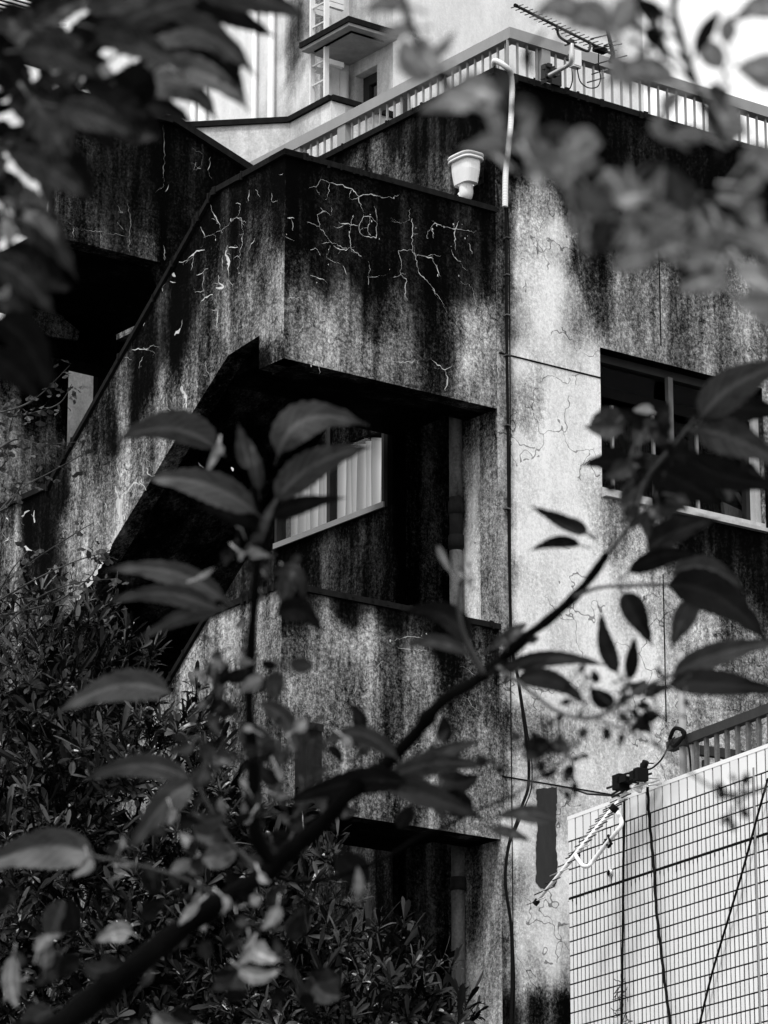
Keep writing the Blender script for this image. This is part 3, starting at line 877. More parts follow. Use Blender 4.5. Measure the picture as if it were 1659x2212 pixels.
# ------------------------------------------------------------------ roof railing
pv, pu = .10, .2                        # set-back behind each parapet face
ru = on_v(1101, 57.5, pv)
zr = ru[1]
cu = ru[0]
su = (on_v(1184, 85, pv)[0] - cu) / 4
rail = Thing("roof_railing", "grey painted steel railing with thin bars round the roof edge", "railing", W(cu, pv, ZT))
rh = .085
mb = MB()
rvl = on_u(515, 355, cu)[0]
mb.bldg(cu, 9, pv, pv + .09, zr - rh, zr)
mb.to(rail, "top_rail", 'paint')
mb = MB()
mb.bldg(cu, cu + .09, pv + .0905, rvl, zr - rh, zr)
mb.to(rail, "top_rail", 'paint')
mb = MB()
mb.bldg(cu + .02, 9, pv + .02, pv + .05, ZT - .02, ZT + .01)
mb.bldg(cu + .02, cu + .05, pv + .051, rvl, ZT - .02, ZT + .01)
mb.to(rail, "bottom_rail", 'paint')
posts_u = [on_v(1184, 110, pv)[0], on_v(1556, 230, pv)[0]]
posts_u.append(2 * posts_u[1] - posts_u[0])
posts_v = [on_u(735, 260, cu)[0], on_u(637, 330, cu)[0], on_u(549, 350, cu)[0]]
for p in posts_u:
    m = MB().bldg(p - .05, p + .03, pv + .01, pv + .08, ZT - .3, zr - rh - .001)
    m.to(rail, "post", 'paint')
for p in posts_v:
    m = MB().bldg(cu + .01, cu + .08, p - .05, p + .05, ZT - .3, zr - rh - .001)
    m.to(rail, "post", 'paint')
bme = mesh_from("bar", [v - Vector((0, 0, 0)) for v in MB().box(Vector((0, 0, 0)), U * .014, V * .014, Vector((0, 0, zr - rh - ZT - .012))).v], MB().box(Vector((0, 0, 0)), U, V, Vector((0, 0, 1))).f, 'paint')
u = cu + .001
i = 0
while u < 4.6:
    if min(abs(u - p) for p in posts_u) > .055:
        rail.inst("bar", bme, Matrix.Translation(W(u, pv + .03, ZT + .011)))
    u += su
v = pv + su
while v < rvl:
    if min(abs(v - p) for p in posts_v) > .06:
        rail.inst("bar", bme, Matrix.Translation(W(cu + .03, v, ZT + .011)))
    v += su
# plinth block on the roof
a = on_v(1290, 205, .6)
mb = MB().bldg(a[0] - .1, a[0] + .42, .5, .62, ZT - .3, ZT + .13)
mb.to(main, "roof_kerb", 'coping')
# ------------------------------------------------------------------ white building behind
tower = Thing("white_building", "white rendered building behind the roof railing with canopy over a dark door", "building", W(4, 7, 0))
ug = on_v(849, 200, 7)[0]
ur = on_v(1389.5, 150, 7)[0]
vh = on_u(753.8, 200, ug)[0]
uk = on_v(706.8, 200, vh)[0]
ZTW = 26
mb = MB()
cW = [(ug + 1, 16, .93), (ug + 2.5, 16, .9), (ug + 2, 17, .95), (ug + .3, 15, .85), (ug + 3, 14.5, .88)]
panel(mb, 'v', 7, .25, [[(ug, ZTW), (ug, 8), (ur, 8), (ur, ZTW)]], cW, step=.5, rim=.85)
dz0 = on_u(766.6, 164.8, ug)
dv0, dv1, dzt = 7.03, dz0[0], dz0[1]
panel(mb, 'u', ug, .12, [[(7.25, ZTW), (7.25, dzt), (vh, dzt), (vh, ZTW)], [(dv1, dzt), (dv1, 8), (vh, 8), (vh, dzt)]], [(8, 15, .86), (9, 15, .8), (8, dzt + .3, .7), (9, dzt + .6, .85)], step=.2, rim=.85)
panel(mb, 'v', vh, .25, [[(uk, ZTW), (uk, 8), (ug - .001, 8), (ug - .001, ZTW)]], [(uk + .2, 15, .95), (ug - .1, 15, .93)], step=.3, rim=.85)
k0 = on_u(660, 150, uk)
cT = ctl_u(uk, [(700,60,.8),(700,150,.85),(680,60,.45),(685,120,.75),(690,220,.8),(672,20,.7),(655,20,.6),(668,200,.75),(640,40,.3),(634,80,.25),(632,130,.3),(630,160,.4),(628,200,.6),(625,240,.7),(645,120,.35),(643,160,.72),(640,220,.85),(612,60,.9),(610,150,.92),(618,220,.85),(655,100,.75),(655,180,.82),
   (580,60,.9),(560,150,.93),(530,150,.93),(500,220,.93),(480,250,.95),(430,200,.93),(300,230,.9),(200,200,.9),(100,450,.9)])
panel(mb, 'u', uk, .25, [[(vh + .001, ZTW), (vh + .001, 8), (vh + 16, 8), (vh + 16, ZTW)]], cT, step=.12, rim=.85)
mb.to(tower, "wall", 'white')
mb = MB()
mb.bldg(ug, ur, 7.26, 14, ZTW - .3, ZTW, .7)
mb.bldg(ur - .25, ur, 7.26, 14, 8, ZTW - .31, .8)
mb.to(tower, "roof", 'white')
# canopy slab
zc = on_u(757, 140.8, ug)[1]
cn, cl, cr = on_z(753.8, 54.4, zc), on_z(645, 110.4, zc), on_z(861, 80, zc)
mb = MB()
cth = .05
mb.bldg(cn[0], ug - .002, cn[1], vh - .002, zc, zc + cth, .55)
mb.to(tower, "canopy", 'soffit', label="concrete door canopy with mossy edge")
mb = MB()
mb.bldg(cn[0] - .02, ug - .002, cn[1] - .02, cn[1] - .001, zc + .03, zc + cth + .02)
mb.bldg(cn[0] - .02, cn[0] - .001, cn[1], vh - .002, zc + .03, zc + cth + .02)
mb.bldg(cn[0] - .02, ug - .002, cn[1] - .02, vh - .002, zc + cth + .021, zc + cth + .035)
mb.to(tower, "canopy_edge", 'coping')
mb = MB()
q_ = .09
mb.bldg(cn[0] + q_, ug - q_, cn[1] + q_, cn[1] + q_ + .02, zc - .012, zc - .001)
mb.bldg(cn[0] + q_, cn[0] + q_ + .02, cn[1] + q_ + .021, vh - q_, zc - .012, zc - .001)
mb.to(tower, "drip_groove", 'dark')
# door
mb = MB()
mb.bldg(ug + .10, ug + .16, dv1 - .09, dv1 - .001, 11, dzt - .001)
mb.bldg(ug + .10, ug + .16, 7.26, dv1 - .091, dzt - .1, dzt - .001)
mb.bldg(ug + .10, ug + .16, 7.26, dv1 - .091, 11, 11.1)
door = mb.to(tower, "door", 'paint_dark')
m = MB().bldg(ug + .09, ug + .15, dv1 - .3, dv1 - .24, 11.1, dzt - .3).bldg(ug + .09, ug + .15, dv1 - .68, dv1 - .62, 11.1, dzt - .3).bldg(ug + .09, ug + .15, 7.3, dv1 - .24, dzt - .3, dzt - .24)
tower.part("door_frame", m.v, m.f, 'paint_dark', parent=door)
m = MB().bldg(ug + .125, ug + .13, 7.27, dv1 - .1, 11.1, dzt - .1)
tower.part("pane", m.v, m.f, 'glass', parent=door)
m = MB().bldg(ug + 1.4, ug + 1.5, 7.3, vh, 9, 18, .05).bldg(ug + .3, ug + 1.4, 7.26, vh, dzt + .3, dzt + .4, .05)
m.to(tower, "inside_wall", 'inner')
# low white parapet in front of it
wl = Thing("white_roof_parapet", "low white roof wall with black coping bending round below the ladder", "wall", W(3, 5, 10))
cC = on_v(715.4, 217.6, 5.2)
zpp = cC[1]
pA, pB, pC, pD = on_z(330, 281, zpp), on_z(625.8, 265.6, zpp), (cC[0], 5.2), on_z(850, 256, zpp)
pD = (pD[0], 5.2)
mb, mk = MB(), MB()
for (a, b) in ((pA, pB), (pB, pC), (pC, pD)):
    A, B = W(a[0], a[1], 9.5), W(b[0], b[1], 9.5)
    d = B - A
    nrm = Vector((-d.y, d.x, 0)).normalized() * .15
    n = max(2, int(d.length / .15))
    hgt = zpp - 9.5
    for i in range(n):
        p = A + d * (i / n)
        for j in range(8):
            z0, z1 = hgt * j / 8, hgt * (j + 1) / 8
            mb.add([p + Vector((0, 0, z0)), p + d / n + Vector((0, 0, z0)), p + d / n + Vector((0, 0, z1)), p + Vector((0, 0, z1))], [(0, 1, 2, 3)], [.88, .88, .93 if j < 7 else .8, .93 if j < 7 else .8])
    mb.box(A + nrm * .02, d, nrm * .98, Vector((0, 0, hgt)), .9)
    mk.box(A - nrm * .2 + Vector((0, 0, hgt + .001)), d, nrm * 1.3, Vector((0, 0, .05)))
mb.to(wl, "wall_face", 'white')
mk.to(wl, "coping", 'coping')
# ladder
ld = Thing("steel_ladder", "pale steel ladder fixed to the stained white wall left of the canopy", "ladder", W(uk, vh, 10))
lo = .22
la, lb = on_u(700, 150, uk - lo)[0], on_u(669.5, 150, uk - lo)[0]
for v_ in (la, lb):
    MB().bldg(uk - lo, uk - lo + .05, v_ - .012, v_ + .012, 12.5, 19).to(ld, "rail", 'white_paint')
z = on_u(668, 228, uk - lo)[1]
rz = (on_u(668, 186, uk - lo)[1] - z)
while z < 18.5:
    MB().tube([W(uk - lo + .025, la + .013, z), W(uk - lo + .025, lb - .013, z)], .011, 6).to(ld, "rung", 'white_paint')
    z += rz
for y in (10, 22, 145):
    zz = on_u(668, y + 8, uk - lo)[1]
    MB().bldg(uk - lo + .051, uk - .002, la - .02, la + .02, zz, zz + .05).bldg(uk - lo + .051, uk - .002, lb - .02, lb + .02, zz, zz + .05).to(ld, "bracket", 'white_paint')
# rain pipes on the white wall
def wall_pipe(qx, y0, r, label, u=None, ytop=None):
    u = uk if u is None else u
    v_, z_ = on_u(qx, y0, u - r - .03)
    zt = 19.5 if ytop is None else on_u(qx, ytop, u - r - .03)[1]
    p = Thing("rain_pipe", label, "pipe", W(u - r - .03, v_, 10), "rain pipes on the white wall")
    MB().tube([W(u - r - .03, v_, 10.5), W(u - r - .03, v_, zt)], r, 16).to(p, "pipe", 'white_paint', smooth=True)
    for z in (15.35, 17.3):
        if z < zt:
            MB().tube([W(u - r - .03, v_, z), W(u - r - .03, v_, z + .14)], r + .008, 16).to(p, "collar", 'white_paint', smooth=True)
wall_pipe(549, 200, .028, "thinner white rain pipe, second from the ladder")
wall_pipe(585.5, 200, .035, "thick white rain pipe with socket joint, nearest to the ladder")
wall_pipe(437, 240, .043, "white rain pipe just right of the drooping leaf tips")
wall_pipe(417, 240, .034, "white rain pipe half hidden behind the drooping leaf tips")
wall_pipe(743.5, 190, .044, "short grey pipe stub beside the dark door under the canopy", u=ug - .0, ytop=157)
# louvre
lv = Thing("white_louvre", "white slatted louvre screen high up behind the leaves", "louvre", W(-2, 9, 18))
v9 = 9.0
for i in range(8):
    a, b = on_v(-30, -20 + i * 9, v9), on_v(145, 10 + i * 9, v9)
    m = MB().box(W(a[0], v9, a[1]), W(b[0], v9, a[1]) - W(a[0], v9, a[1]), V * .07 + Vector((0, 0, .03)), Vector((0, 0, .02)))
    m.to(lv, "slat", 'white_pvc')
a, b = on_v(-30, -20, v9), on_v(145, 80, v9)
MB().bldg(a[0], b[0], v9 + .15, v9 + .2, b[1] - .3, a[1] + .3).to(lv, "back_panel", 'dark')
# ------------------------------------------------------------------ things fixed to the old building
# rain hopper with bent pipe
hv = .42
hp = Thing("rain_hopper", "white plastic rain hopper with bent pipe on the dark side wall", "rain hopper", W(-.1, .5, 11.4))
vtop, ztop = on_u(1006, 327, -.14)
ztop -= .05
mb = MB()
rings = [(0, .0, .115, .08), (0, -.03, .115, .08), (0.0, -.031, .108, .075), (0, -.11, .106, .07), (0, -.205, .088, .06), (0, -.21, .05, .05)]
v, f, n = [], [], 24
for (dx, dz, a, b) in rings:
    for k in range(n):
        t = 2 * math.pi * k / n
        ct, st = math.cos(t), math.sin(t)
        e = .55
        v.append(W(-.14 + b * math.copysign(abs(st) ** e, st), vtop + a * math.copysign(abs(ct) ** e, ct), ztop + dz))
for i in range(len(rings) - 1):
    for k in range(n):
        f.append((i * n + k, i * n + (k + 1) % n, (i + 1) * n + (k + 1) % n, (i + 1) * n + k))
hp.part("bowl", v, f, 'white_pvc')
mb = MB()
for dz, g in ((.0, .008), (-.028, .006)):
    pts = []
    for k in range(n + 1):
        t = 2 * math.pi * k / n
        ct, st = math.cos(t), math.sin(t)
        pts.append(W(-.14 + (.08 + g) * math.copysign(abs(st) ** .55, st), vtop + (.115 + g) * math.copysign(abs(ct) ** .55, ct), ztop + dz))
    mb.tube(pts, .011, 6)
mb.to(hp, "rim", 'white_pvc', smooth=True)
c0 = W(-.14, vtop, ztop - .205)
MB().tube(smooth_path([c0, c0 + Vector((0, 0, -.07)), c0 + Vector((0, 0, -.09)) + V * .03, c0 + Vector((0, 0, -.17)) + V * .11, c0 + Vector((0, 0, -.3)) + V * .14, c0 + Vector((0, 0, -.9)) + V * .14]), .05, 16).to(hp, "pipe", 'white_pvc', smooth=True)
m = MB().bldg(-.07, -.003, vtop - .02, vtop + .02, ztop - .12, ztop - .10).bldg(-.008, -.002, vtop - .03, vtop + .03, ztop - .17, ztop - .05)
m.to(hp, "bracket", 'rust')
p = c0 + Vector((0, 0, -.15)) + V * .045
MB().tube([p, p + Vector((0, 0, -.05)) + V * .035], .057, 16).to(hp, "collar", 'white_pvc', smooth=True)

# corrugated hose over the roof edge, then black cable down the corner
zz = lambda x, y, v=-.04: W(on_v(x, y, v)[0], v, on_v(x, y, v)[1])
pts = [W(.12, .12, ZT + .06), W(.02, .02, ZT + .12), zz(1097, 148, -.05), zz(1104, 165), zz(1106, 200), zz(1103, 270), zz(1097, 330), zz(1092, 380), zz(1091, 447)]
hose = Thing("white_hose", "white corrugated hose hooked over the roof corner", "hose", pts[-1])
sp = smooth_path(pts, 40)
rs = [.0205 + .002 * math.sin(i * 1.9) for i in range(len(sp))]
MB().tube(sp, rs, 14).to(hose, "tube", 'white_pvc', smooth=True)
pts = [zz(1092, 440, -.03), zz(1094, 520, -.02), zz(1094, 640, -.02), zz(1095, 770, -.02), zz(1097, 900, -.02), zz(1099, 1100, -.02), zz(1102, 1300, -.02), zz(1106, 1400, -.03), zz(1118, 1460, -.05), zz(1128, 1530, -.06), zz(1136, 1590, -.05),
       zz(1142, 1640, -.05), zz(1141, 1700, -.04), zz(1128, 1740, -.05), zz(1115, 1780, -.06), zz(1100, 1820, -.06), zz(1092, 1880, -.05), zz(1094, 1930, -.05), zz(1103, 1990, -.05), zz(1106, 2060, -.04), zz(1106, 2140, -.03), zz(1103, 2230, -.03), zz(1103, 2400, -.03)]
cb = Thing("black_cable", "black cable hanging down the building corner below the white hose", "cable", pts[-1])
sp = smooth_path(pts, 6)
MB().tube(sp, .0105, 8).to(cb, "sheath", 'rubber', smooth=True)
MB().tube([q + Vector((0, 0, 0)) + U * (.016 + .012 * math.sin(i * .11)) for i, q in enumerate(sp)], .0045, 6).to(cb, "thin_wire", 'rubber', smooth=True)
for y in (513, 593, 680, 767, 918, 1098):
    p = zz(1096, y, -.02)
    m = MB().box(p - U * .02 - Vector((0, 0, .008)) - V * .018, U * .04, V * .036, Vector((0, 0, .009)))
    m.to(cb, "clip", 'oldpipe')
# flaking drain pipe in the landing bay
du, dvp = -.06, .60
for_pipe = on_u(985, 1100, -.06)
dp = Thing("drain_pipe", "flaking old drain pipe running down the dark landing bay", "pipe", W(du, for_pipe[0], 4))
xb = W(-.06, for_pipe[0], 0)
def seg(z0, z1, r, mat, name):
    MB().tube([xb + Vector((0, 0, z0)), xb + Vector((0, 0, z1))], r, 14).to(dp, name, mat, smooth=True)
zA, zB = on_u(985, 1075, -.06)[1], on_u(985, 1190, -.06)[1]
seg(zA + .001, 10.1, .047, 'oldpipe', "pipe")
seg(zB, zA, .047, 'rust', "pipe")
seg(3, zB - .001, .046, 'oldpipe', "pipe")
for z in (zA - .12, zB + .02, on_u(985, 1925, -.06)[1]):
    seg(z, z + .09, .055, 'rust', "collar")
z = zA - .09
m = MB().box(xb + Vector((0, 0, z)) + U * .05, U * .03, V * .03, Vector((0, 0, .15))).box(xb + Vector((0, 0, z + .03)) + U * .045, U * .09 - V * .06, V * .012, Vector((0, 0, .03)))
m.to(dp, "bracket", 'rust')

# ------------------------------------------------------------------ TV aerials
def yagi(t, tip, tail, el, n, r, mat, elmat, reach, first=0):
    """boom from tip to tail with crosswise rods"""
    MB().tube([tip, tail], r, 8).to(t, "boom", mat, smooth=True)
    m = MB().tube([tip - (tail - tip).normalized() * .01, tip + (tail - tip).normalized() * .012], r * 1.3, 8)
    m.to(t, "end_cap", 'rubber')
    for i in range(n):
        f = (i + .3) / n
        p = tip.lerp(tail, f)
        L = reach * (.85 + .3 * f)
        MB().tube([p - el * L / 2, p + el * L / 2], .0035, 6).to(t, "rod", elmat, smooth=True)
z2 = lambda X, Y: (995.3 + X * .24, Y * .24)     # readings taken on an enlargement
def A2(X, Y, v=-.35):
    x, y = z2(X, Y)
    u, z = on_v(x, y, v)
    return W(u, v, z)
ant = Thing("roof_aerial", "TV aerial on a bent steel arm bolted to the roof railing", "aerial", A2(790, 720, -.1))
tipA, tailA = A2(495, 50, -.55), A2(1360, 485, -.3)
elA = (A2(1080, 280, -.45) - A2(925, 318, -.45)).normalized()
yagi(ant, tipA, tailA, (elA * .8 - V * .1).normalized(), 21, .011, 'metal_dark', 'metal_dark', .13)
MB().tube(smooth_path([A2(860, 270, -.45), A2(875, 240, -.45), A2(872, 290, -.43), A2(900, 340, -.42), A2(985, 390, -.42), A2(1120, 455, -.4), A2(1155, 450, -.4), A2(1165, 400, -.38)], 6), .010, 10).to(ant, "brace", 'metal_dark', smooth=True)
MB().tube(smooth_path([A2(795, 680, -.12), A2(860, 645, -.2), A2(960, 590, -.35), A2(990, 560, -.4), A2(997, 500, -.42), A2(997, 395, -.42)], 6), .016, 12).to(ant, "arm", 'metal', smooth=True)
m = MB()
m.box(A2(745, 580, -.03), U * .08, V * .02, Vector((0, 0, -.12)))
m.box(A2(820, 600, -.05), U * .09, V * .02, Vector((0, 0, -.13)))
m.box(A2(720, 590, -.06), U * .012, V * -.05, Vector((0, 0, -.15)))
m.to(ant, "clamp_plate", 'metal_dark')
for (X, Y) in ((790, 612), (775, 700), (990, 395), (1000, 520), (840, 690)):
    p = A2(X, Y, -.3 if X > 900 else -.1)
    MB().tube([p - elA * .06, p + elA * .06], .006, 6).box(p - U * .02 - V * .02, U * .04, V * .04, Vector((0, 0, .03))).to(ant, "bolt", 'metal_dark')
b0 = A2(1015, 590, -.42)
MB().box(b0, U * .075, V * .05, Vector((0, 0, .13))).to(ant, "booster_box", 'white_pvc')
MB().box(b0 + U * .006 - V * .006 + Vector((0, 0, .01)), U * .063, V * .005, Vector((0, 0, .11))).to(ant, "booster_lid", 'white_pvc')
MB().tube(smooth_path([A2(1048, 600, -.4), A2(1055, 660, -.4), A2(1080, 740, -.4), A2(1150, 790, -.4), A2(1230, 780, -.38), A2(1258, 700, -.35), A2(1240, 580, -.33), A2(1242, 480, -.32)], 6), .0045, 6).to(ant, "lead", 'rubber', smooth=True)
MB().tube(smooth_path([A2(1000, 610, -.4), A2(1005, 720, -.4), A2(985, 790, -.3), A2(960, 810, -.1)], 6), .0045, 6).to(ant, "lead", 'rubber', smooth=True)
MB().tube([A2(1350, 560, -.28), A2(1372, 490, -.28), A2(1335, 330, -.3), A2(1315, 240, -.3)], [.018, .017, .015, .012], 8).to(ant, "reflector_frame", 'metal_dark', smooth=True)
for (x0, y0, x1, y1) in ((1140, 742, 1290, 700), (1180, 668, 1320, 625), (1208, 580, 1495, 500), (1205, 440, 1450, 395), (1170, 350, 1340, 310), (1290, 410, 1400, 368)):
    MB().tube([A2(x0, y0, -.4), A2(x1, y1, -.2)], .005, 6).to(ant, "reflector_rod", 'metal_dark', smooth=True)
MB().box(A2(1225, 445, -.34), U * .1, V * .05, Vector((0, 0, .035))).to(ant, "feed_box", 'rubber')

# ------------------------------------------------------------------ tiled building on the right
AT = R(-28.0)
TD = Vector((math.sin(AT), math.cos(AT), 0))          # runs back to the left
TN = Vector((-math.cos(AT), math.sin(AT), 0))  # faces the viewer's left
T0 = at(1229.5, 2000, 22.5)
def on_t(x, y, off=0.0):
    r = ray(x, y)
    o = T0 + TN * off
    t = (o - CAM).dot(TN) / r.dot(TN)
    p = CAM + r * t
    return -(p - T0).dot(TD), p.z                      # s grows towards the viewer (right)
def TW(s, z, off=0.0):
    return Vector((T0.x, T0.y, 0)) - TD * s + TN * off + Vector((0, 0, z))
zt = (on_t(1290, 1742)[1] + on_t(1600, 1629)[1]) / 2
zk = (on_t(1300, 1920)[1] + on_t(1600, 1818)[1]) / 2
s_l, s_r = on_t(1229.5, 2000)[0], on_t(1659, 1800)[0]
Z3 = lambda X, Y: (1221 + X * .31, 1526.3 + Y * .31)   # readings on an enlargement
rowp = abs(on_t(*Z3(34, 1455))[1] - on_t(*Z3(38, 2152))[1]) / 7
colp = (on_t(*Z3(1180, 1500))[0] - on_t(*Z3(400, 1500))[0]) / 26.5
print("tile", zt, zk, rowp, colp, s_r - s_l)
tb = Thing("tiled_building", "building faced with white oblong tiles in black joints, lower right", "building", TW(0, 0))
SR = s_r + 1.2
ZB = on_t(1659, 2290)[1]
m = MB()
m.box(TW(0, 0, -.0022), -TD * SR, -TN * 5, Vector((0, 0, zt - .02)))
m.to(tb, "wall", 'grout')
gj = .010
def tile_mesh(w, h):
    b = .0012
    d = .012
    x0, x1, z0, z1 = gj / 2, w - gj / 2, gj * .32, h - gj * .32
    v = [(x0, 0, z0), (x1, 0, z0), (x1, 0, z1), (x0, 0, z1), (x0 + b, d, z0 + b), (x1 - b, d, z0 + b), (x1 - b, d, z1 - b), (x0 + b, d, z1 - b)]
    f = [(4, 5, 6, 7), (0, 1, 5, 4), (1, 2, 6, 5), (2, 3, 7, 6), (3, 0, 4, 7)]
    return v, f
RM = Matrix((( -TD.x, TN.x, 0, 0), (-TD.y, TN.y, 0, 0), (0, 0, 1, 0), (0, 0, 0, 1)))
tm = mesh_from("tile", *tile_mesh(colp, rowp), 'tile')
tm_c = mesh_from("tile", *tile_mesh(colp * 2, (zt - zk) - 4 * rowp), 'tile')
tm_s = mesh_from("tile", *tile_mesh(colp, rowp), 'tile')
ncol = int(SR / colp)
tiles = []
zrows = [zk - .004 - rowp * (j + 1) for j in range(int((zk - ZB) / rowp) + 1)] + [zk + .004 + rowp * j for j in range(4)]
topz = zk + .004 + 4 * rowp
rgt = random.Random(2)
for zr_ in zrows:
    for i in range(ncol):
        s = i * colp
        c = TW(s + colp / 2, zr_ + rowp / 2)
        dpt = (c - CAM).dot(FW)
        ok = s < s_r + colp
        tiles.append((dpt if ok else dpt + 100, s, zr_))
tiles.sort()
seg_mb = MB()
tv, tf = tile_mesh(colp, rowp)
for i, (dd, s, z) in enumerate(tiles):
    jit = rgt.uniform(-.0012, .0012)
    M = Matrix.Translation(TW(s, z, -.011 + jit)) @ RM @ Matrix.Rotation(rgt.uniform(-.004, .004), 4, 'X')
    if i < 270:
        tb.inst("tile", tm, M)
    else:
        seg_mb.add([M @ Vector(q) for q in tv], tf)
seg_mb.to(tb, "tile_field", 'tile', kind='stuff')
tvc = tile_mesh(colp * 2, zt - topz)
tmc = mesh_from("coping_tile", *tvc, 'tile')
for i in range(ncol // 2):
    tb.inst("coping_tile", tmc, Matrix.Translation(TW(i * colp * 2, topz, -.010 + rgt.uniform(-.001, .001))) @ RM)
m = MB()
m.box(TW(0, zt - .02, .004), -TD * SR, -TN * .22, Vector((0, 0, .022)))
m.to(tb, "coping", 'tile')
m = MB()                                              # open bed joint under the fourth course, with runs of dirt
m.box(TW(0, zk - .006, -.004), -TD * SR, TN * .0058, Vector((0, 0, .010)))
for i in range(ncol):
    if rgt.random() < .85:
        h = rgt.choice((.004, .01, .02, .035))
        m.box(TW(i * colp - .004, zk - .011 - h, .0015), -TD * rgt.uniform(.006, .012), TN * .001, Vector((0, 0, h)))
m.to(tb, "open_joint", 'grout')
sj = on_t(*Z3(1320, 700))[0]
m = MB().box(TW(sj - .006, ZB - .5, -.004), -TD * .016, TN * .008, Vector((0, 0, zt - ZB + .4)))
m.to(tb, "expansion_joint", 'paint')
s_, z_ = on_t(*Z3(323, 1160))
MB().tube([TW(s_, z_, -.01), TW(s_, z_, .02)], .022, 16).to(tb, "vent_ring", 'metal', smooth=True)
MB().tube([TW(s_, z_, -.011), TW(s_, z_, .0215)], .016, 16).to(tb, "vent_hole", 'dark')
# roof railing of the tiled building
rl = Thing("tiled_roof_railing", "dark steel railing above the white tiled wall", "railing", TW(1.5, zt))
ro = -.25
s0, z0 = on_t(*Z3(715, 225), ro)
s1, z1 = on_t(*Z3(1390, 0), ro)
ztr = (z0 + z1) / 2
MB().box(TW(s0 - .02, ztr - .055, ro), -TD * (SR + .3 - s0), -TN * .05, Vector((0, 0, .055))).to(rl, "top_rail", 'paint_dark')
MB().box(TW(s0 + .03, ztr - .075, ro - .06), -TD * .045, -TN * 1.9, Vector((0, 0, .055))).to(rl, "side_rail", 'paint_dark')
sp_ = (on_t(*Z3(1325, 150), ro)[0] - on_t(*Z3(890, 300), ro)[0]) / 6
m0 = MB().box(Vector((0, 0, 0)), Vector((.022, 0, 0)), Vector((0, -.022, 0)), Vector((0, 0, ztr - .056 - zt + .05)))
bm_ = mesh_from("bar", m0.v, m0.f, 'oldpipe')
s = s0 + .1 + sp_
sfirst = on_t(*Z3(885, 300), ro)[0]
s = sfirst
while s < SR:
    rl.inst("bar", bm_, Matrix.Translation(TW(s, zt - .05, ro - .01)) @ RM)
    s += sp_
m1 = MB().box(Vector((0, 0, 0)), Vector((.022, 0, 0)), Vector((0, -.022, 0)), Vector((0, 0, ztr - .1 - zt + .05)))
bm2 = mesh_from("bar", m1.v, m1.f, 'paint_dark')
for i in range(12):
    rl.inst("bar", bm2, Matrix.Translation(TW(s0 + .04, zt - .05, ro - .2 - i * .14)) @ RM)
sp0 = on_t(*Z3(790, 300), ro)[0]
MB().tube([TW(sp0, zt - .3, ro - .03), TW(sp0, ztr + .5, ro - .03)], .022, 12).to(rl, "pole", 'paint', smooth=True)
MB().box(TW(sp0 + .06, zt - .3, ro - .02), -TD * .05, -TN * .05, Vector((0, 0, ztr - zt + .24))).to(rl, "post", 'paint')
loop = smooth_path([TW(sp0 + .05, ztr + .02, ro + .01), TW(sp0 + .14, ztr - .1, ro + .02), TW(sp0 + .15, ztr - .3, ro + .02), TW(sp0 + .1, ztr - .48, ro + .02), TW(sp0, ztr - .52, ro + .02), TW(sp0 - .05, ztr - .46, ro + .02), TW(sp0 - .02, ztr - .42, ro + .02), TW(sp0 + .03, ztr - .5, ro + .02), TW(sp0 + .14, ztr - .52, ro + .02)], 6)
wr = Thing("coiled_wire", "black wire looped round the railing pole above the tiles", "wire", loop[-1])
MB().tube(loop, .006, 6).to(wr, "loop", 'rubber', smooth=True)
MB().tube(smooth_path([TW(sp0 - .06, ztr, ro + .02), TW(sp0 + .03, ztr + .04, ro + .04), TW(sp0 + .1, ztr, ro + .02), TW(sp0 + .02, ztr - .06, ro + .04), TW(sp0 - .06, ztr, ro + .02)], 6), .012, 6).to(wr, "tie", 'rubber', smooth=True)

# fallen aerial hanging over the tiles
def A3(X, Y, off=.25):                                  # readings on the second enlargement
    x, y = 1128.1 + X * .24, 1592.6 + Y * .24
    s, z = on_t(x, y, off)
    return TW(s, z, off)
an = Thing("fallen_aerial", "fallen TV aerial with white boom hanging down over the tiled wall", "aerial", A3(980, 480, .1))
tip, tail = A3(130, 1480, .45), A3(945, 490, .12)
bd = (tail - tip).normalized()
el = (A3(825, 715, .2) - A3(700, 770, .2)).normalized()
MB().tube([tip, tip.lerp(tail, .3), tip.lerp(tail, .31), tail], [.009, .011, .013, .015], 8).to(an, "boom", 'white_pvc', smooth=True)
MB().tube([tip - bd * .02, tip + bd * .012], .017, 8).to(an, "end_cap", 'rubber')
for i, f in enumerate((.005, .1, .19, .27, .35, .42, .475, .53, .575, .615, .655, .69, .725, .76, .79, .82, .85, .88, .91, .94)):
    p = tip.lerp(tail, f)
    L = .20 if i < 12 else .23
    dlt = el * L / 2 * (1 + .15 * math.sin(i * 2.3))
    MB().tube([p - dlt + TN * .008, p + dlt + TN * .008], .0036, 6).to(an, "rod", 'metal_dark' if i % 3 else 'metal', smooth=True)
MB().tube(smooth_path([A3(825, 640, .2), A3(860, 680, .22), A3(895, 770, .25), A3(850, 850, .28), A3(750, 970, .3), A3(640, 1110, .33), A3(590, 1160, .36), A3(540, 1150, .37), A3(490, 1080, .36), A3(480, 1060, .35)], 5), .0125, 10).to(an, "brace", 'white_paint', smooth=True)
for (X, Y) in ((825, 640), (480, 1060), (770, 955)):
    p = A3(X, Y, .28)
    MB().tube([p - bd * .018, p + bd * .018], .024, 10).to(an, "clamp", 'rubber')
MB().tube([A3(775, 880, .3), A3(795, 945, .3)], .008, 6).tube([A3(745, 920, .3), A3(765, 970, .3)], .007, 6).to(an, "wing_nut", 'rubber')
m = MB()
c = A3(950, 440, .12)
rr = random.Random(8)
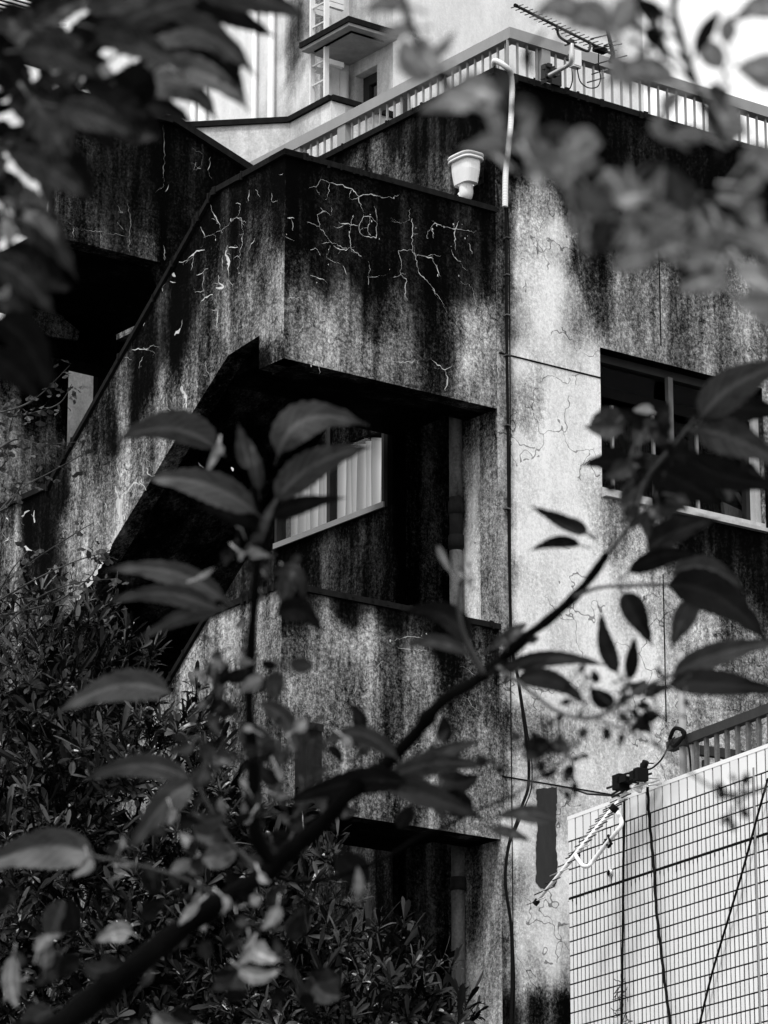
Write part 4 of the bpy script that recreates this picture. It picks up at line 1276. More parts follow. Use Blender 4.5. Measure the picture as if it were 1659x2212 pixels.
for (X, Y, w, h) in ((905, 490, .075, .085), (1060, 400, .06, .05), (1095, 405, .05, .07), (950, 430, .09, .04)):
    m.box(A3(X, Y, .12), -TD * w, TN * .07, Vector((0, 0, h)))
m.to(an, "junction_box", 'rubber')
for (x0, y0, x1, y1) in ((760, 460, 1165, 325), (800, 520, 1095, 345), (805, 540, 1130, 385), (830, 390, 1220, 425), (940, 345, 1230, 372), (1000, 450, 1232, 382), (890, 400, 1130, 330), (1140, 430, 1250, 415)):
    MB().tube([A3(x0, y0, .18), A3(x1, y1, .05)], .0065, 6).to(an, "reflector_rod", 'metal_dark' if x0 < 900 else 'metal', smooth=True)
MB().tube([A3(1075, 330, .1), A3(1112, 215, .1)], .02, 8).to(an, "mast_stub", 'rubber', smooth=True)
MB().tube(smooth_path([A3(1065, 280, .1), A3(1068, 240, .1), A3(1090, 235, .1), A3(1180, 235, .1)], 4), .004, 6).to(an, "hook", 'rubber', smooth=True)
MB().tube([A3(985, 440, .14), A3(1060, 485, .14)], .013, 8).tube([A3(1080, 400, .1), A3(1060, 470, .1)], .013, 8).to(an, "stay", 'white_paint', smooth=True)
MB().tube(smooth_path([A3(1130, 290, .08), A3(1180, 270, .06), A3(1260, 190, 0), A3(1330, 50, -.1), A3(1370, 0, -.2)], 5), .005, 6).to(an, "lead", 'rubber', smooth=True)
MB().tube(smooth_path([A3(1060, 320, .08), A3(930, 330, .1), A3(895, 370, .1), A3(905, 420, .12)], 5), .006, 6).to(an, "lead", 'rubber', smooth=True)
# guy wire from the aerial to the old wall
g0, g1 = A3(805, 525, .12), W(on_v(1225, 1700, -.01)[0], -.01, on_v(1225, 1700, -.01)[1])
gw = Thing("guy_wire", "thin wire strung from the fallen aerial to the pale wall", "wire", g0)
MB().tube([g0, g0.lerp(g1, .5) + Vector((0, 0, -.02)), g1], .006, 6).to(gw, "strand", 'rubber')
# cables hanging down the tiles
def tile_cable(label, pts, r, wob=0):
    P = [TW(*on_t(*Z3(x, y), .03), .03) for x, y in pts]
    sp = smooth_path(P, 8)
    if wob:
        sp = [p + TD * wob * math.sin(i * .9) for i, p in enumerate(sp)]
    t = Thing("hanging_cable", label, "cable", P[-1], "cables hanging down the tiled wall")
    MB().tube(sp, r, 6).to(t, "sheath", 'rubber', smooth=True)
    return t
c1 = tile_cable("straight black cable left of the others on the white tiles", [(410, 560), (411, 800), (405, 1100), (403, 1400), (399, 1700), (396, 1950), (392, 2260)], .0075)
c2 = tile_cable("knotty black cable in the middle of the white tiles", [(575, 560), (580, 700), (592, 850), (606, 1000), (620, 1150), (630, 1350), (648, 1540), (668, 1700), (690, 1900), (712, 2060), (735, 2260)], .0085, .003)
c3 = tile_cable("slanting black cable crossing the tiles at far right", [(1413, 500), (1340, 760), (1240, 1130), (1130, 1500), (1020, 1870), (925, 2260)], .0065)
m = MB()
rr = random.Random(3)
for i in range(26):
    x, y = 394 + rr.uniform(-10, 10), rr.uniform(1930, 2230)
    pp = [(x, y)]
    a = rr.uniform(0, 6.28)
    for j in range(4):
        a += rr.uniform(-.9, .9)
        pp.append((pp[-1][0] + 22 * math.cos(a) * .8, pp[-1][1] + 22 * math.sin(a)))
    m.tube([TW(*on_t(*Z3(*q), .035), .035) for q in pp], .0022, 4)
m.to(c1, "dry_tendril", 'rubber', kind='stuff')
# ================================================================== PLANTS
# ---- evergreen shrubs with whorled leaves
def ev_leaf(L, w, lift, curl, rg):
    """one leaf along +x, 8 triangles, folded along the midrib"""
    v = []
    for t, k in ((0, .12), (.32, .62), (.64, 1.0), (.87, .7), (1.0, 0)):
        x, z = L * t, lift * L * t - curl * L * t * t
        hw = w * k
        if k == 0:
            v.append((x, 0, z))
        else:
            v += [(x, hw, z + .35 * hw), (x, 0, z), (x, -hw, z + .35 * hw)]
    f = []
    for i in range(3):
        a = i * 3
        f += [(a, a + 1, a + 4, a + 3), (a + 1, a + 2, a + 5, a + 4)]
    f += [(9, 10, 12), (10, 11, 12)]
    return np.array(v), f
def whorl(seed):
    rg = random.Random(seed)
    V_, F_, A_ = [], [], []
    n = rg.randint(9, 12)
    for i in range(n):
        L = rg.uniform(.055, .09)
        v, f = ev_leaf(L, L * rg.uniform(.15, .21), rg.uniform(.1, 1.1) if i > 2 else rg.uniform(1.2, 2.2), rg.uniform(.1, .5), rg)
        a = i * 2.4 + rg.uniform(-.3, .3)
        c, s = math.cos(a), math.sin(a)
        v = v @ np.array([[c, s, 0], [-s, c, 0], [0, 0, 1]])
        v[:, 2] -= .004 * i
        k = len(V_)
        V_ += v.tolist()
        t = rg.choice((.1, .2, .5, 1.4, 6.0))  # near-black and bright picks put shade and highlights into the leaf colour
        A_ += [t] * len(v)
        F_ += [tuple(x + k for x in q) for q in f]
    # stem of the whorl
    mbs = MB().tube([Vector((0, 0, -.13)), Vector((0, 0, .0))], .0028, 4)
    k = len(V_)
    V_ += [tuple(p) for p in mbs.v]
    A_ += [.5] * len(mbs.v)
    F_ += [tuple(x + k for x in q) for q in mbs.f]
    return V_, F_, A_
WH = [whorl(s) for s in range(6)]
WHM = []
for v, f, a in WH:
    WHM.append(mesh_from("leaf_whorl", v, f, 'ever', False, a))
NWH = [(np.array(v), f, np.array(a)) for v, f, a in WH]
def rot_to(n, spin):
    n = Vector(n).normalized()
    return (n.to_track_quat('Z', 'Y').to_matrix() @ Matrix.Rotation(spin, 3, 'Z'))
def evergreen(label, blobs, seed, dens, trunk_q, cap=170):
    rg = random.Random(seed)
    cen = at(blobs[0][0], blobs[0][1], blobs[0][4])
    base = at(trunk_q[0], trunk_q[1], trunk_q[2])
    base = Vector((base.x, base.y, 0))
    t = Thing("evergreen_shrub", label, "shrub", base, "evergreen shrubs in front of the stair")
    items = []
    for (qx, qy, rx, ry, d) in blobs:
        c = at(qx, qy, d)
        ax, ay, az = rx / FQ * d, .55, ry / FQ * d
        n = int(dens * ax * az * 760)
        for _ in range(n):
            z = rg.uniform(-1, 1)
            a = rg.uniform(0, 2 * math.pi)
            q = math.sqrt(1 - z * z)
            nrm = Vector((q * math.cos(a), q * math.sin(a), z))
            if nrm.y > .45:
                continue
            lump = 1 + .13 * math.sin(nrm.x * 7 + seed) * math.cos(nrm.z * 6 + 2 * seed) + .07 * math.sin(nrm.x * 17 + nrm.z * 13)
            f = lump * (1 - abs(rg.gauss(0, .10)) - (.45 * rg.random() ** 1.5))
            p = c + Vector((nrm.x * ax * f, nrm.y * ay * f, nrm.z * az * f))
            keep = noise_keep(p)
            if keep < -.03:
                if rg.random() < .8:
                    continue
            up = (nrm * .75 + Vector((rg.gauss(0, .3), rg.gauss(0, .3) - .15, .6 + rg.gauss(0, .25)))).normalized()
            items.append((f + (0 if nrm.y < 0 else -.5), p, up, rg.uniform(0, 6.28), rg.choice((.6, .85, 1.0, 1.15, 1.4)), rg.randrange(6)))
    items.sort(key=lambda i: -i[0])
    mb_v, mb_f, mb_a, k = [], [], [], 0
    for j, (_, p, up, sp, sc, m) in enumerate(items):
        Rm = rot_to(up, sp)
        if j < cap:
            o = bpy.data.objects.new("leaf_whorl", WHM[m])
            col.objects.link(o)
            o.parent = t.o
            o.matrix_local = Matrix.Translation(p - base) @ Rm.to_4x4() @ Matrix.Scale(sc, 4)
        else:
            v, f, a = NWH[m]
            w = (v * sc) @ np.array(Rm).T + np.array(p)
            mb_v.append(w)
            mb_a.append(a)
            mb_f += [tuple(x + k for x in q) for q in f]
            k += len(v)
    vv = np.concatenate(mb_v)
    t.part("foliage", vv, mb_f, 'ever', False, np.concatenate(mb_a), kind='stuff')
    tr = smooth_path([base, base + Vector((.05, .1, 1.6)), base + Vector((-.1, .05, 3.2)), Vector((cen.x, cen.y + .25, cen.z - .4))], 4)
    MB().tube(tr, [.09 - .06 * i / len(tr) for i in range(len(tr))], 8).to(t, "trunk", 'bark', smooth=True)
    for (qx, qy, rx, ry, d) in blobs:
        c = at(qx, qy, d) + Vector((0, .15, 0))
        for i in range(7):
            e = c + Vector((rg.uniform(-.8, .8) * rx / FQ * d, rg.uniform(-.3, .2), rg.uniform(-.2, .8) * ry / FQ * d))
            s_ = tr[-1 - rg.randint(0, 4)]
            MB().tube(smooth_path([s_, s_.lerp(e, .5) + Vector((0, .05, -.1)), e], 3), [.022, .018, .016, .013, .01, .008, .006], 6).to(t, "limb", 'bark', smooth=True)
    return len(items)
from mathutils import noise as mnoise
def noise_keep(p):
    return mnoise.noise(Vector((p.x * 3.1, p.y * 3.1, p.z * 3.6))) + .4 * mnoise.noise(Vector((p.x * 8, p.y * 8, p.z * 8)))
n1 = evergreen("largest evergreen shrub, filling the left edge below the streaked stair", [(110, 1500, 250, 270, 25.6), (270, 1700, 260, 250, 25.1), (60, 1950, 260, 330, 24.8), (330, 2100, 300, 260, 24.5)], 3, 1.5, (100, 2212, 25.5))
n2 = evergreen("slim middle evergreen shrub rising beside the black lower bay", [(450, 1850, 170, 220, 24.7), (650, 1950, 130, 190, 24.4), (560, 2120, 200, 200, 24.3)], 5, 1.4, (560, 2212, 24.8), 100)
n3 = evergreen("rounded evergreen shrub at bottom centre in front of the drain pipe", [(760, 2185, 215, 215, 24.0), (950, 2270, 125, 130, 23.9), (680, 2250, 240, 150, 24.0)], 8, 1.7, (800, 2212, 24.2), 140)
print("whorls", n1, n2, n3)

# ---- small fan-leaved tree at the left edge
def fan_mesh(seed):
    rg = random.Random(seed)
    v, f, a = [(0, 0, 0)], [], []
    n = 9
    for i in range(n):
        th = R(-68 + 136 * i / (n - 1))
        r = .034 * (1 + .12 * rg.uniform(-1, 1)) * (.84 if i == n // 2 else 1)
        v.append((r * math.sin(th), r * math.cos(th), .004 * math.cos(i * 1.7) - .12 * r * abs(math.sin(th))))
    for i in range(1, n):
        f.append((0, i, i + 1))
    v += [(-.0009, 0, 0), (.0009, 0, 0), (0, -.03, .004)]
    f.append((n + 1, n + 2, n + 3))
    return v, f
FAN = [mesh_from("leaf", *fan_mesh(s), 'ginkgo') for s in range(4)]
gb = at(-40, 2212, 25.2)
gk = Thing("small_fan_leaf_tree", "small fan-leaved tree reaching in from the left edge above the evergreens", "tree", Vector((gb.x, gb.y, 0)))
gtop = at(-30, 900, 25.0)
MB().tube(smooth_path([Vector((gb.x, gb.y, 0)), Vector((gb.x + .1, gb.y, 3)), at(-60, 1500, 25.1), gtop]), [.06 - .045 * i / 15 for i in range(16)], 8).to(gk, "trunk", 'bark', smooth=True)
gr = random.Random(21)
gtw = [[(-40,1000),(30,950),(90,960),(165,955)], [(-40,1150),(40,1060),(110,1020),(190,975)], [(-40,900),(40,880),(90,850),(150,790)], [(-40,1120),(20,1090),(60,1010),(70,940)], [(-40,1300),(60,1220),(150,1160),(200,1130)], [(-40,1320),(80,1250),(170,1210),(240,1190)],
       [(-40,1400),(70,1300),(160,1260),(255,1250)], [(-40,1350),(20,1240),(60,1190)], [(0,1330),(120,1300),(200,1240),(215,1185)], [(-40,1050),(10,1000),(20,930),(35,880)], [(20,900),(80,890),(130,870),(155,830)]]
nl = 0
for tw in gtw:
    P = smooth_path([at(x, y, 24.9 + gr.uniform(-.25, .15)) for x, y in tw], 5)
    MB().tube(P, [.008 - .006 * i / len(P) for i in range(len(P))], 5).to(gk, "twig", 'stem', smooth=True)
    for i, p in enumerate(P[3:]):
        for _ in range(gr.randint(1, 2)):
            if nl >= 285:
                break
            o = bpy.data.objects.new("leaf", FAN[gr.randrange(4)])
            col.objects.link(o)
            o.parent = gk.o
            q = p + Vector((gr.gauss(0, .045), gr.gauss(0, .03), gr.gauss(-.01, .035)))
            Mx = Matrix.Translation(q - gk.base) @ Matrix.Rotation(gr.uniform(0, 6.28), 4, 'Z') @ Matrix.Rotation(R(-60 + gr.gauss(0, 35)), 4, 'X') @ Matrix.Rotation(gr.uniform(-.6, .6), 4, 'Y')
            o.matrix_local = Mx @ Matrix.Scale(gr.uniform(.8, 1.3), 4)
            nl += 1

# ---- cherry tree in the foreground: trunk just outside the frame, boughs crossing it
tr0 = Vector((-1.35, 3.6, 0))
ch = Thing("cherry_tree", "cherry tree close to the camera with blurred leafy boughs crossing the view", "tree", tr0)
bough_main = [(-60, 2300, 4.1), (100, 2232, 4.15), (200, 2160, 4.2), (280, 2095, 4.2), (375, 2020, 4.25), (480, 1945, 4.25), (575, 1885, 4.3), (625, 1840, 4.3), (695, 1780, 4.3), (750, 1720, 4.3), (830, 1652, 4.35), (895, 1588, 4.35), (955, 1515, 4.35), (1045, 1458, 4.4), (1130, 1380, 4.4), (1180, 1343, 4.4), (1240, 1290, 4.4), (1285, 1235, 4.4), (1312, 1195, 4.4)]
bw = [70, 62, 56, 50, 46, 42, 39, 38, 35, 33, 31, 29, 27, 27, 24, 22, 22, 19, 16]
P = [at(*p) for p in bough_main]
rr_ = [w / 2 / FQ * p[2] for w, p in zip(bw, bough_main)]
jp = Vector((tr0.x + .05, tr0.y, 1.55))
P = [jp, jp.lerp(P[0], .5) + Vector((0, 0, .02))] + P
rr_ = [.03, .025] + rr_
SP = smooth_path(P, 4)
rx_ = []
rg = random.Random(4)
for i in range(len(SP)):
    k = i / (len(SP) - 1) * (len(rr_) - 1)
    j = min(int(k), len(rr_) - 2)
    rx_.append((rr_[j] * (1 - (k - j)) + rr_[j + 1] * (k - j)) * (1 + .16 * rg.uniform(-1, 1) + (.25 if i % 9 == 0 else 0)))
MB().tube(SP, rx_, 10).to(ch, "bough", 'bark', smooth=True)
trunk = smooth_path([tr0, tr0 + Vector((.04, 0, .8)), tr0 + Vector((.03, .02, 1.6)), tr0 + Vector((.0, 0, 2.4)), tr0 + Vector((.12, -.3, 3.1)), tr0 + Vector((.35, -.6, 3.7))], 4)
MB().tube(trunk, [.11 - .08 * i / len(trunk) for i in range(len(trunk))], 12).to(ch, "trunk", 'bark', smooth=True)
def twig(pts, w0, w1, mat='bark', name="twig", lead=None):
    P = [at(*p) for p in pts]
    if lead:
        P = lead + P
    SPt = smooth_path(P, 4)
    d = pts[0][2]
    n = len(SPt)
    rg_ = random.Random(int(pts[0][0]))
    MB().tube(SPt, [((w0 + (w1 - w0) * i / n) / 2 / FQ * d) * (1 + .15 * rg_.uniform(-1, 1)) for i in range(n)], 8).to(ch, name, mat, smooth=True)
    return SPt
D = 4.3
twig([(600, 1880, D), (552, 1800, D), (548, 1660, D), (541, 1585, D), (538, 1500, D), (543, 1380, D), (556, 1200, D), (553, 1100, D), (551, 1020, D)], 30, 12)
twig([(575, 1888, D), (640, 1905, D), (700, 1900, D), (760, 1882, D), (830, 1855, D), (900, 1812, D), (960, 1788, D), (1020, 1755, D), (1070, 1735, D), (1110, 1718, D)], 12, 7)
twig([(1045, 1458, D), (1020, 1410, D), (1000, 1360, D), (990, 1300, D), (1000, 1240, D)], 12, 7, 'stem')
twig([(1075, 1440, D), (1140, 1490, 4.2), (1210, 1540, 4.1), (1280, 1550, 4.0), (1340, 1520, 4.0), (1400, 1480, 4.0), (1460, 1455, 4.0)], 9, 8, 'stem')
twig([(1240, 1290, D), (1290, 1270, D), (1360, 1265, D), (1440, 1262, D)], 9, 7, 'stem')
twig([(1312, 1195, 4.4), (1350, 1150, 4.3), (1380, 1090, 4.2), (1400, 1030, 4.1), (1440, 980, 4.0), (1500, 910, 3.9)], 9, 6, 'stem')
twig([(560, 1888, D), (500, 1820, D), (450, 1740, D), (415, 1670, D)], 10, 7, 'stem')
twig([(480, 1945, D), (400, 1900, D), (300, 1870, D), (200, 1850, D)], 10, 7, 'stem')
twig([(1110, 1718, D), (1160, 1680, 4.1), (1210, 1650, 4.0), (1240, 1600, 4.0)], 6, 5, 'stem')
twig([(1280, 1550, 4.0), (1400, 1600, 3.6), (1520, 1690, 3.3), (1590, 1715, 3.2), (1700, 1690, 3.1)], 6, 7, 'stem')
# upper left bough (nearer, more blurred)
DU = 3.1
ul = tr0 + Vector((.0, 0, 2.4))
twig([(-120, 300, DU), (-40, 250, DU), (60, 220, DU), (150, 200, DU), (240, 170, DU), (330, 120, DU)], 34, 12, lead=[ul, ul.lerp(at(-120, 300, DU), .5)], name="bough")
twig([(-60, 260, DU), (0, 420, DU), (20, 520, DU), (10, 680, DU)], 16, 9)
twig([(150, 200, DU), (230, 90, DU), (330, 20, DU), (420, -20, DU)], 12, 8)
# upper right bough comes over the top of the frame (nearest)
DR = 2.25
ur_ = tr0 + Vector((.35, -.6, 3.7))
twig([(850, -80, DR), (870, 0, DR), (895, 75, DR), (930, 125, DR), (980, 200, DR), (1045, 280, DR), (1110, 350, DR), (1180, 398, DR), (1250, 430, DR), (1330, 480, DR), (1400, 540, DR)], 26, 9, lead=[ur_, ur_.lerp(at(850, -80, DR), .5) + Vector((0, 0, .1)), at(800, -300, DR)], name="bough")
twig([(1440, -70, DR), (1455, 30, DR), (1505, 190, DR), (1545, 270, DR), (1590, 350, DR), (1640, 440, DR)], 24, 15, lead=[at(800, -300, DR), at(1150, -260, DR)], name="bough")
twig([(1375, -80, DR), (1374, 0, DR), (1376, 70, DR)], 20, 13, lead=[at(1150, -260, DR)])
twig([(1250, 430, DR), (1225, 380, DR), (1215, 290, DR)], 9, 6, 'stem')
twig([(1505, 190, DR), (1440, 120, DR), (1380, 60, DR), (1300, 60, DR)], 9, 7)
twig([(1330, 480, DR), (1460, 520, DR), (1560, 530, DR), (1680, 560, DR)], 11, 9)

def bez(b, m, t):
    c = m * 2 - (b + t) * .5
    return lambda s: b * (1 - s) ** 2 + c * (2 * s * (1 - s)) + t * s * s
nleaf = [0]
rl_ = random.Random(77)
stuffL = {}
def leaf(bx, by, mx, my, tx, ty, w1, w2, d=4.3, mat='leaf_mid', tilt=None, fold=None, rib=1.0, curl=None):
    """cherry leaf from base through mid to tip; w1/w2 are the two half widths in survey units"""
    dd = rl_.uniform(-.03, .03) * d / 4
    slope = rl_.uniform(-.5, .5)
    Lq = math.hypot(tx - bx, ty - by) / FQ * d
    b, t = at(bx, by, d + dd), at(tx, ty, d + dd + slope * Lq)
    m = at(mx, my, d + dd + slope * Lq * .5 + rl_.uniform(-.15, .15) * Lq)
    S = bez(b, m, t)
    nu, nv = 22, 5
    tilt = rl_.uniform(-.7, .7) if tilt is None else tilt
    fold = rl_.uniform(.1, .5) if fold is None else fold
    v, f, a = [], [], []
    view = FW
    ph = rl_.uniform(0, 6)
    for i in range(nu + 1):
        s = i / nu
        p = S(s)
        tan = (S(min(1, s + .02)) - S(max(0, s - .02))).normalized()
        side = tan.cross(view).normalized()
        prof = (math.sin(math.pi * min(1, s / .92) ** .78) ** .82 if s < .92 else 0) * 1.0
        if s > .78:
            prof = max(.0, (1 - s) / .22) ** 1.5 * .62 + .02
        if s < .08:
            prof *= s / .08 * .9 + .1
        saw = 1 + (.055 if i % 2 else -.035)
        for j in range(-nv, nv + 1):
            k = j / nv
            w = (w1 if k > 0 else w2) / FQ * d * prof * saw
            off = abs(k) * w
            corr = .0020 * rib * math.sin(2 * math.pi * (s * 9 - abs(k) * 2.2)) * min(1, abs(k) * 3) * (prof > .05)
            wav = .07 * w * math.sin(s * 9 + ph + k)
            q = p + side * (k * w) + view * (tilt * k * w - fold * off + corr + wav)
            v.append(q)
            a.append(.85 + 1.1 * (j == 0) + .42 * math.sin(2 * math.pi * (s * 9 - abs(k) * 2.2)) * min(1.4, rib))
    n = 2 * nv + 1
    for i in range(nu):
        for j in range(n - 1):
            f.append((i * n + j, i * n + j + 1, (i + 1) * n + j + 1, (i + 1) * n + j))
    # petiole
    back = b - (S(.05) - b).normalized() * .012
    mbp = MB().tube([back, b, S(.5)], [.0011, .001, .0006], 4)
    k0 = len(v)
    v += mbp.v
    a += [1.2] * len(mbp.v)
    f += [tuple(x + k0 for x in q) for q in mbp.f]
    nleaf[0] += 1
    if nleaf[0] <= 296:
        ch.part("leaf", v, f, mat, True, a)
    else:
        m_ = stuffL.setdefault(mat, MB())
        m_.add(v, f, a)
K, M_, G_, B_ = 'leaf_dark', 'leaf_mid', 'leaf_pale', 'leaf_bright'
# middle twig
leaf(470,972, 370,928, 250,952, 26,46)
leaf(600,985, 665,905, 797,920, 42,40, fold=.1)
leaf(595,1085, 680,1005, 802,966, 38,34)
leaf(585,1120, 650,1090, 750,1075, 20,22, mat=K)
leaf(555,1110, 440,1045, 303,1035, 36,34, mat=M_)
leaf(560,1135, 500,1118, 415,1085, 14,16, mat=K)
leaf(490,1300, 370,1235, 220,1232, 30,24)
leaf(480,1322, 360,1282, 226,1304, 24,22)
leaf(478,1316, 400,1328, 283,1392, 22,18)
leaf(540,1015, 528,970, 514,912, 20,20)
leaf(560,1060, 552,1005, 540,948, 15,15)
leaf(470,965, 462,990, 440,1032, 9,9, mat=B_)
leaf(475,960, 470,975, 455,985, 12,12, mat=G_)
leaf(598,1330, 650,1322, 697,1370, 28,22, mat=K)
leaf(590,1240, 640,1245, 655,1310, 20,20, mat=K)
leaf(560,1180, 575,1120, 610,1060, 10,10, mat=M_)
leaf(370,1500, 255,1482, 118,1546, 34,34)
leaf(410,1682, 300,1652, 175,1690, 28,26)
leaf(420,1690, 350,1740, 272,1852, 34,30)
leaf(400,1700, 385,1730, 366,1790, 12,12, mat=G_)
leaf(205,1850, 85,1832, -60,1885, 44,42)
leaf(190,1850, 185,1875, 150,1895, 14,14, mat=B_)
leaf(860,1640, 775,1585, 688,1613, 22,20)
leaf(560,1520, 620,1560, 645,1640, 22,20)
leaf(870,1660, 960,1622, 1042,1600, 16,20)
leaf(880,1690, 760,1690, 600,1740, 30,30, mat=K)
leaf(830,1690, 930,1720, 1055,1775, 28,28, mat=K)
leaf(840,1680, 940,1650, 1062,1655, 24,26, mat=M_)
leaf(1198,1770, 1135,1755, 1068,1765, 22,18)
leaf(1060,1790, 1105,1800, 1149,1818, 13,13)
leaf(1112,1470, 1195,1470, 1268,1526, 22,24, mat=K)
leaf(1080,1450, 1190,1420, 1317,1440, 16,20, mat=K)
leaf(1060,1400, 1110,1365, 1140,1345, 14,14, mat=M_)
leaf(1070,1420, 1100,1440, 1165,1410, 14,14, mat=K)
leaf(1010,1400, 960,1330, 866,1325, 22,32, mat=K)
leaf(1010,1415, 940,1385, 868,1400, 15,16, mat=M_)
leaf(1255,1178, 1200,1172, 1143,1192, 13,15, mat=K)
leaf(1268,1155, 1210,1125, 1143,1092, 15,17, mat=K)
leaf(1270,1150, 1232,1130, 1190,1122, 16,14, mat=K)
leaf(1370,1035, 1320,1000, 1253,1008, 22,24, mat=K)
leaf(1345,932, 1312,905, 1273,914, 28,28, mat=M_)
leaf(1388,932, 1362,900, 1333,888, 16,16, mat=K)
leaf(1410,890, 1390,885, 1362,890, 10,12, mat=B_)
leaf(1370,962, 1400,925, 1442,903, 22,20, mat=M_)
leaf(1362,1010, 1330,985, 1300,965, 22,20, mat=K)
leaf(1515,905, 1590,830, 1720,778, 42,44, d=3.9, mat=M_, fold=.1)
leaf(1505,900, 1600,880, 1725,900, 30,36, d=3.9, mat=K)
leaf(1500,930, 1590,950, 1705,1010, 40,40, d=3.9, mat=M_, rib=1.6)
leaf(1480,985, 1570,1030, 1695,1050, 34,32, d=3.95, mat=K)
leaf(1400,1010, 1480,1045, 1560,1092, 40,40, d=4.1, mat=K)
leaf(1430,960, 1480,990, 1540,1000, 34,34, d=4.1, mat=K)
leaf(1390,1040, 1362,1080, 1372,1152, 26,26, mat=M_)
leaf(1420,1030, 1430,1070, 1415,1120, 22,22, mat=K)
leaf(1400,1190, 1462,1148, 1557,1122, 34,24, mat=K)
leaf(1355,1238, 1430,1200, 1514,1200, 18,26, mat=K)
leaf(1440,1265, 1550,1290, 1664,1392, 46,42, d=4.1, mat=K, fold=.1)
leaf(1450,1240, 1530,1228, 1612,1282, 26,28, mat=M_)
leaf(1500,1290, 1472,1340, 1450,1402, 28,22, mat=M_)
leaf(1345,1280, 1372,1330, 1411,1398, 32,24, mat=K)
leaf(1335,1455, 1308,1390, 1299,1318, 20,20, mat=K)
leaf(1360,1470, 1366,1420, 1371,1373, 15,15, mat=K)
leaf(1450,1460, 1560,1410, 1695,1386, 28,26, d=4.0, mat=M_)
leaf(1440,1480, 1560,1478, 1705,1500, 32,26, d=4.0, mat=K)
# upper left bough
for a in ((420,-15, 560,0, 663,42, 32,30, M_), (400,-5, 500,32, 598,82, 24,26, K), (250,120, 410,65, 556,170, 50,44, M_), (330,135, 450,120, 534,224, 36,32, K), (270,170, 420,155, 541,244, 38,36, M_),
          (270,200, 390,185, 470,264, 36,36, M_), (190,235, 320,225, 422,275, 36,32, K), (170,140, 220,170, 275,225, 30,26, G_), (60,200, 120,290, 147,348, 44,40, M_), (100,330, 160,370, 196,436, 40,36, K),
          (20,480, 95,500, 168,609, 40,38, M_), (0,430, 70,450, 128,540, 36,34, M_), (10,540, 80,560, 136,606, 26,24, K), (-10,690, 60,750, 112,862, 52,34, K), (-30,760, 40,810, 82,868, 36,30, K), (150,120, 70,70, -40,40, 48,46, K),
          (140,130, 210,60, 305,5, 36,36, K), (250,60, 340,20, 450,-10, 30,34, M_), (200,100, 300,60, 400,60, 40,36, K), (60,60, 130,20, 220,-10, 30,34, K), (-20,120, 30,170, 60,250, 44,40, K), (0,300, 60,330, 100,420, 40,36, K),
          (120,200, 190,260, 250,330, 34,34, K), (180,180, 270,230, 330,250, 34,34, K), (80,180, 160,140, 240,130, 34,36, K), (-30,380, 30,420, 80,480, 36,34, K), (-20,620, 40,660, 60,740, 34,34, K), (60,10, 20,40, -40,20, 40,40, K),
          (290,145, 300,155, 320,165, 9,9, B_), (380,155, 390,162, 402,168, 8,8, B_), (112,150, 122,150, 135,140, 12,10, G_), (60,205, 68,215, 78,225, 14,12, G_), (10,470, 18,500, 26,530, 14,14, G_), (0,640, 12,632, 20,610, 9,9, B_)):
    leaf(*a[:8], d=DU + rl_.uniform(-.12, .12), mat=a[8])
for a in ((200,60, 300,95, 400,150, 34,34), (120,230, 210,255, 300,300, 36,34), (20,330, 110,370, 190,430, 38,36), (-30,560, 50,600, 120,690, 36,34), (180,20, 280,-5, 380,-20, 34,32), (40,110, 130,120, 230,175, 40,36)):
    leaf(*a, d=2.95, mat=M_, rib=1.8)
# upper right bough
for a in ((1270,45, 1205,15, 1150,45, 26,26, M_), (1230,60, 1285,35, 1345,95, 36,36, M_), (1460,178, 1380,150, 1295,192, 28,28, M_), (1700,30, 1640,15, 1583,52, 28,28, M_), (1705,170, 1645,155, 1587,145, 36,40, M_), (1560,150, 1530,110, 1500,90, 26,26, M_),
          (1235,445, 1222,370, 1211,278, 12,13, G_), (1230,410, 1180,345, 1098,325, 24,28, M_), (1225,345, 1262,298, 1293,315, 26,24, G_), (1370,485, 1362,410, 1358,342, 11,11, G_), (1365,405, 1402,368, 1442,366, 12,14, G_), (1362,430, 1318,385, 1288,402, 22,22, M_),
          (1480,510, 1462,445, 1535,420, 20,22, G_), (1640,505, 1605,440, 1530,422, 24,22, G_), (1560,535, 1620,520, 1685,480, 26,26, M_), (1400,545, 1340,520, 1275,545, 28,26, K), (1380,520, 1330,490, 1260,480, 20,20, M_), (1600,570, 1630,600, 1690,640, 28,24, G_),
          (1090,345, 1042,318, 983,326, 14,16, M_), (1086,312, 1062,240, 1033,168, 17,17, M_), (1075,340, 1066,333, 1055,330, 9,9, B_), (942,138, 900,140, 853,152, 12,13, M_), (1012,230, 960,224, 898,246, 20,18, M_), (890,60, 850,70, 805,100, 20,18, M_),
          (880,10, 835,5, 780,30, 24,20, M_), (930,120, 960,100, 985,60, 12,12, M_), (1390,60, 1420,90, 1450,140, 20,20, K), (1500,120, 1530,60, 1560,20, 18,18, K), (1430,40, 1400,20, 1360,-20, 24,24, K), (1540,260, 1560,300, 1540,350, 20,20, K),
          (1150,100, 1140,130, 1160,160, 12,12, K), (1450,300, 1420,270, 1435,250, 18,18, M_), (1530,300, 1480,290, 1430,310, 20,20, M_), (1600,360, 1640,330, 1690,330, 22,22, M_), (1530,530, 1540,480, 1500,460, 16,16, K), (1470,560, 1500,600, 1560,610, 24,24, K), (1590,640, 1640,660, 1700,650, 20,20, M_)):
    leaf(*a[:8], d=DR + rl_.uniform(-.08, .08), mat='leaf_backlit' if a[8] == M_ else a[8])
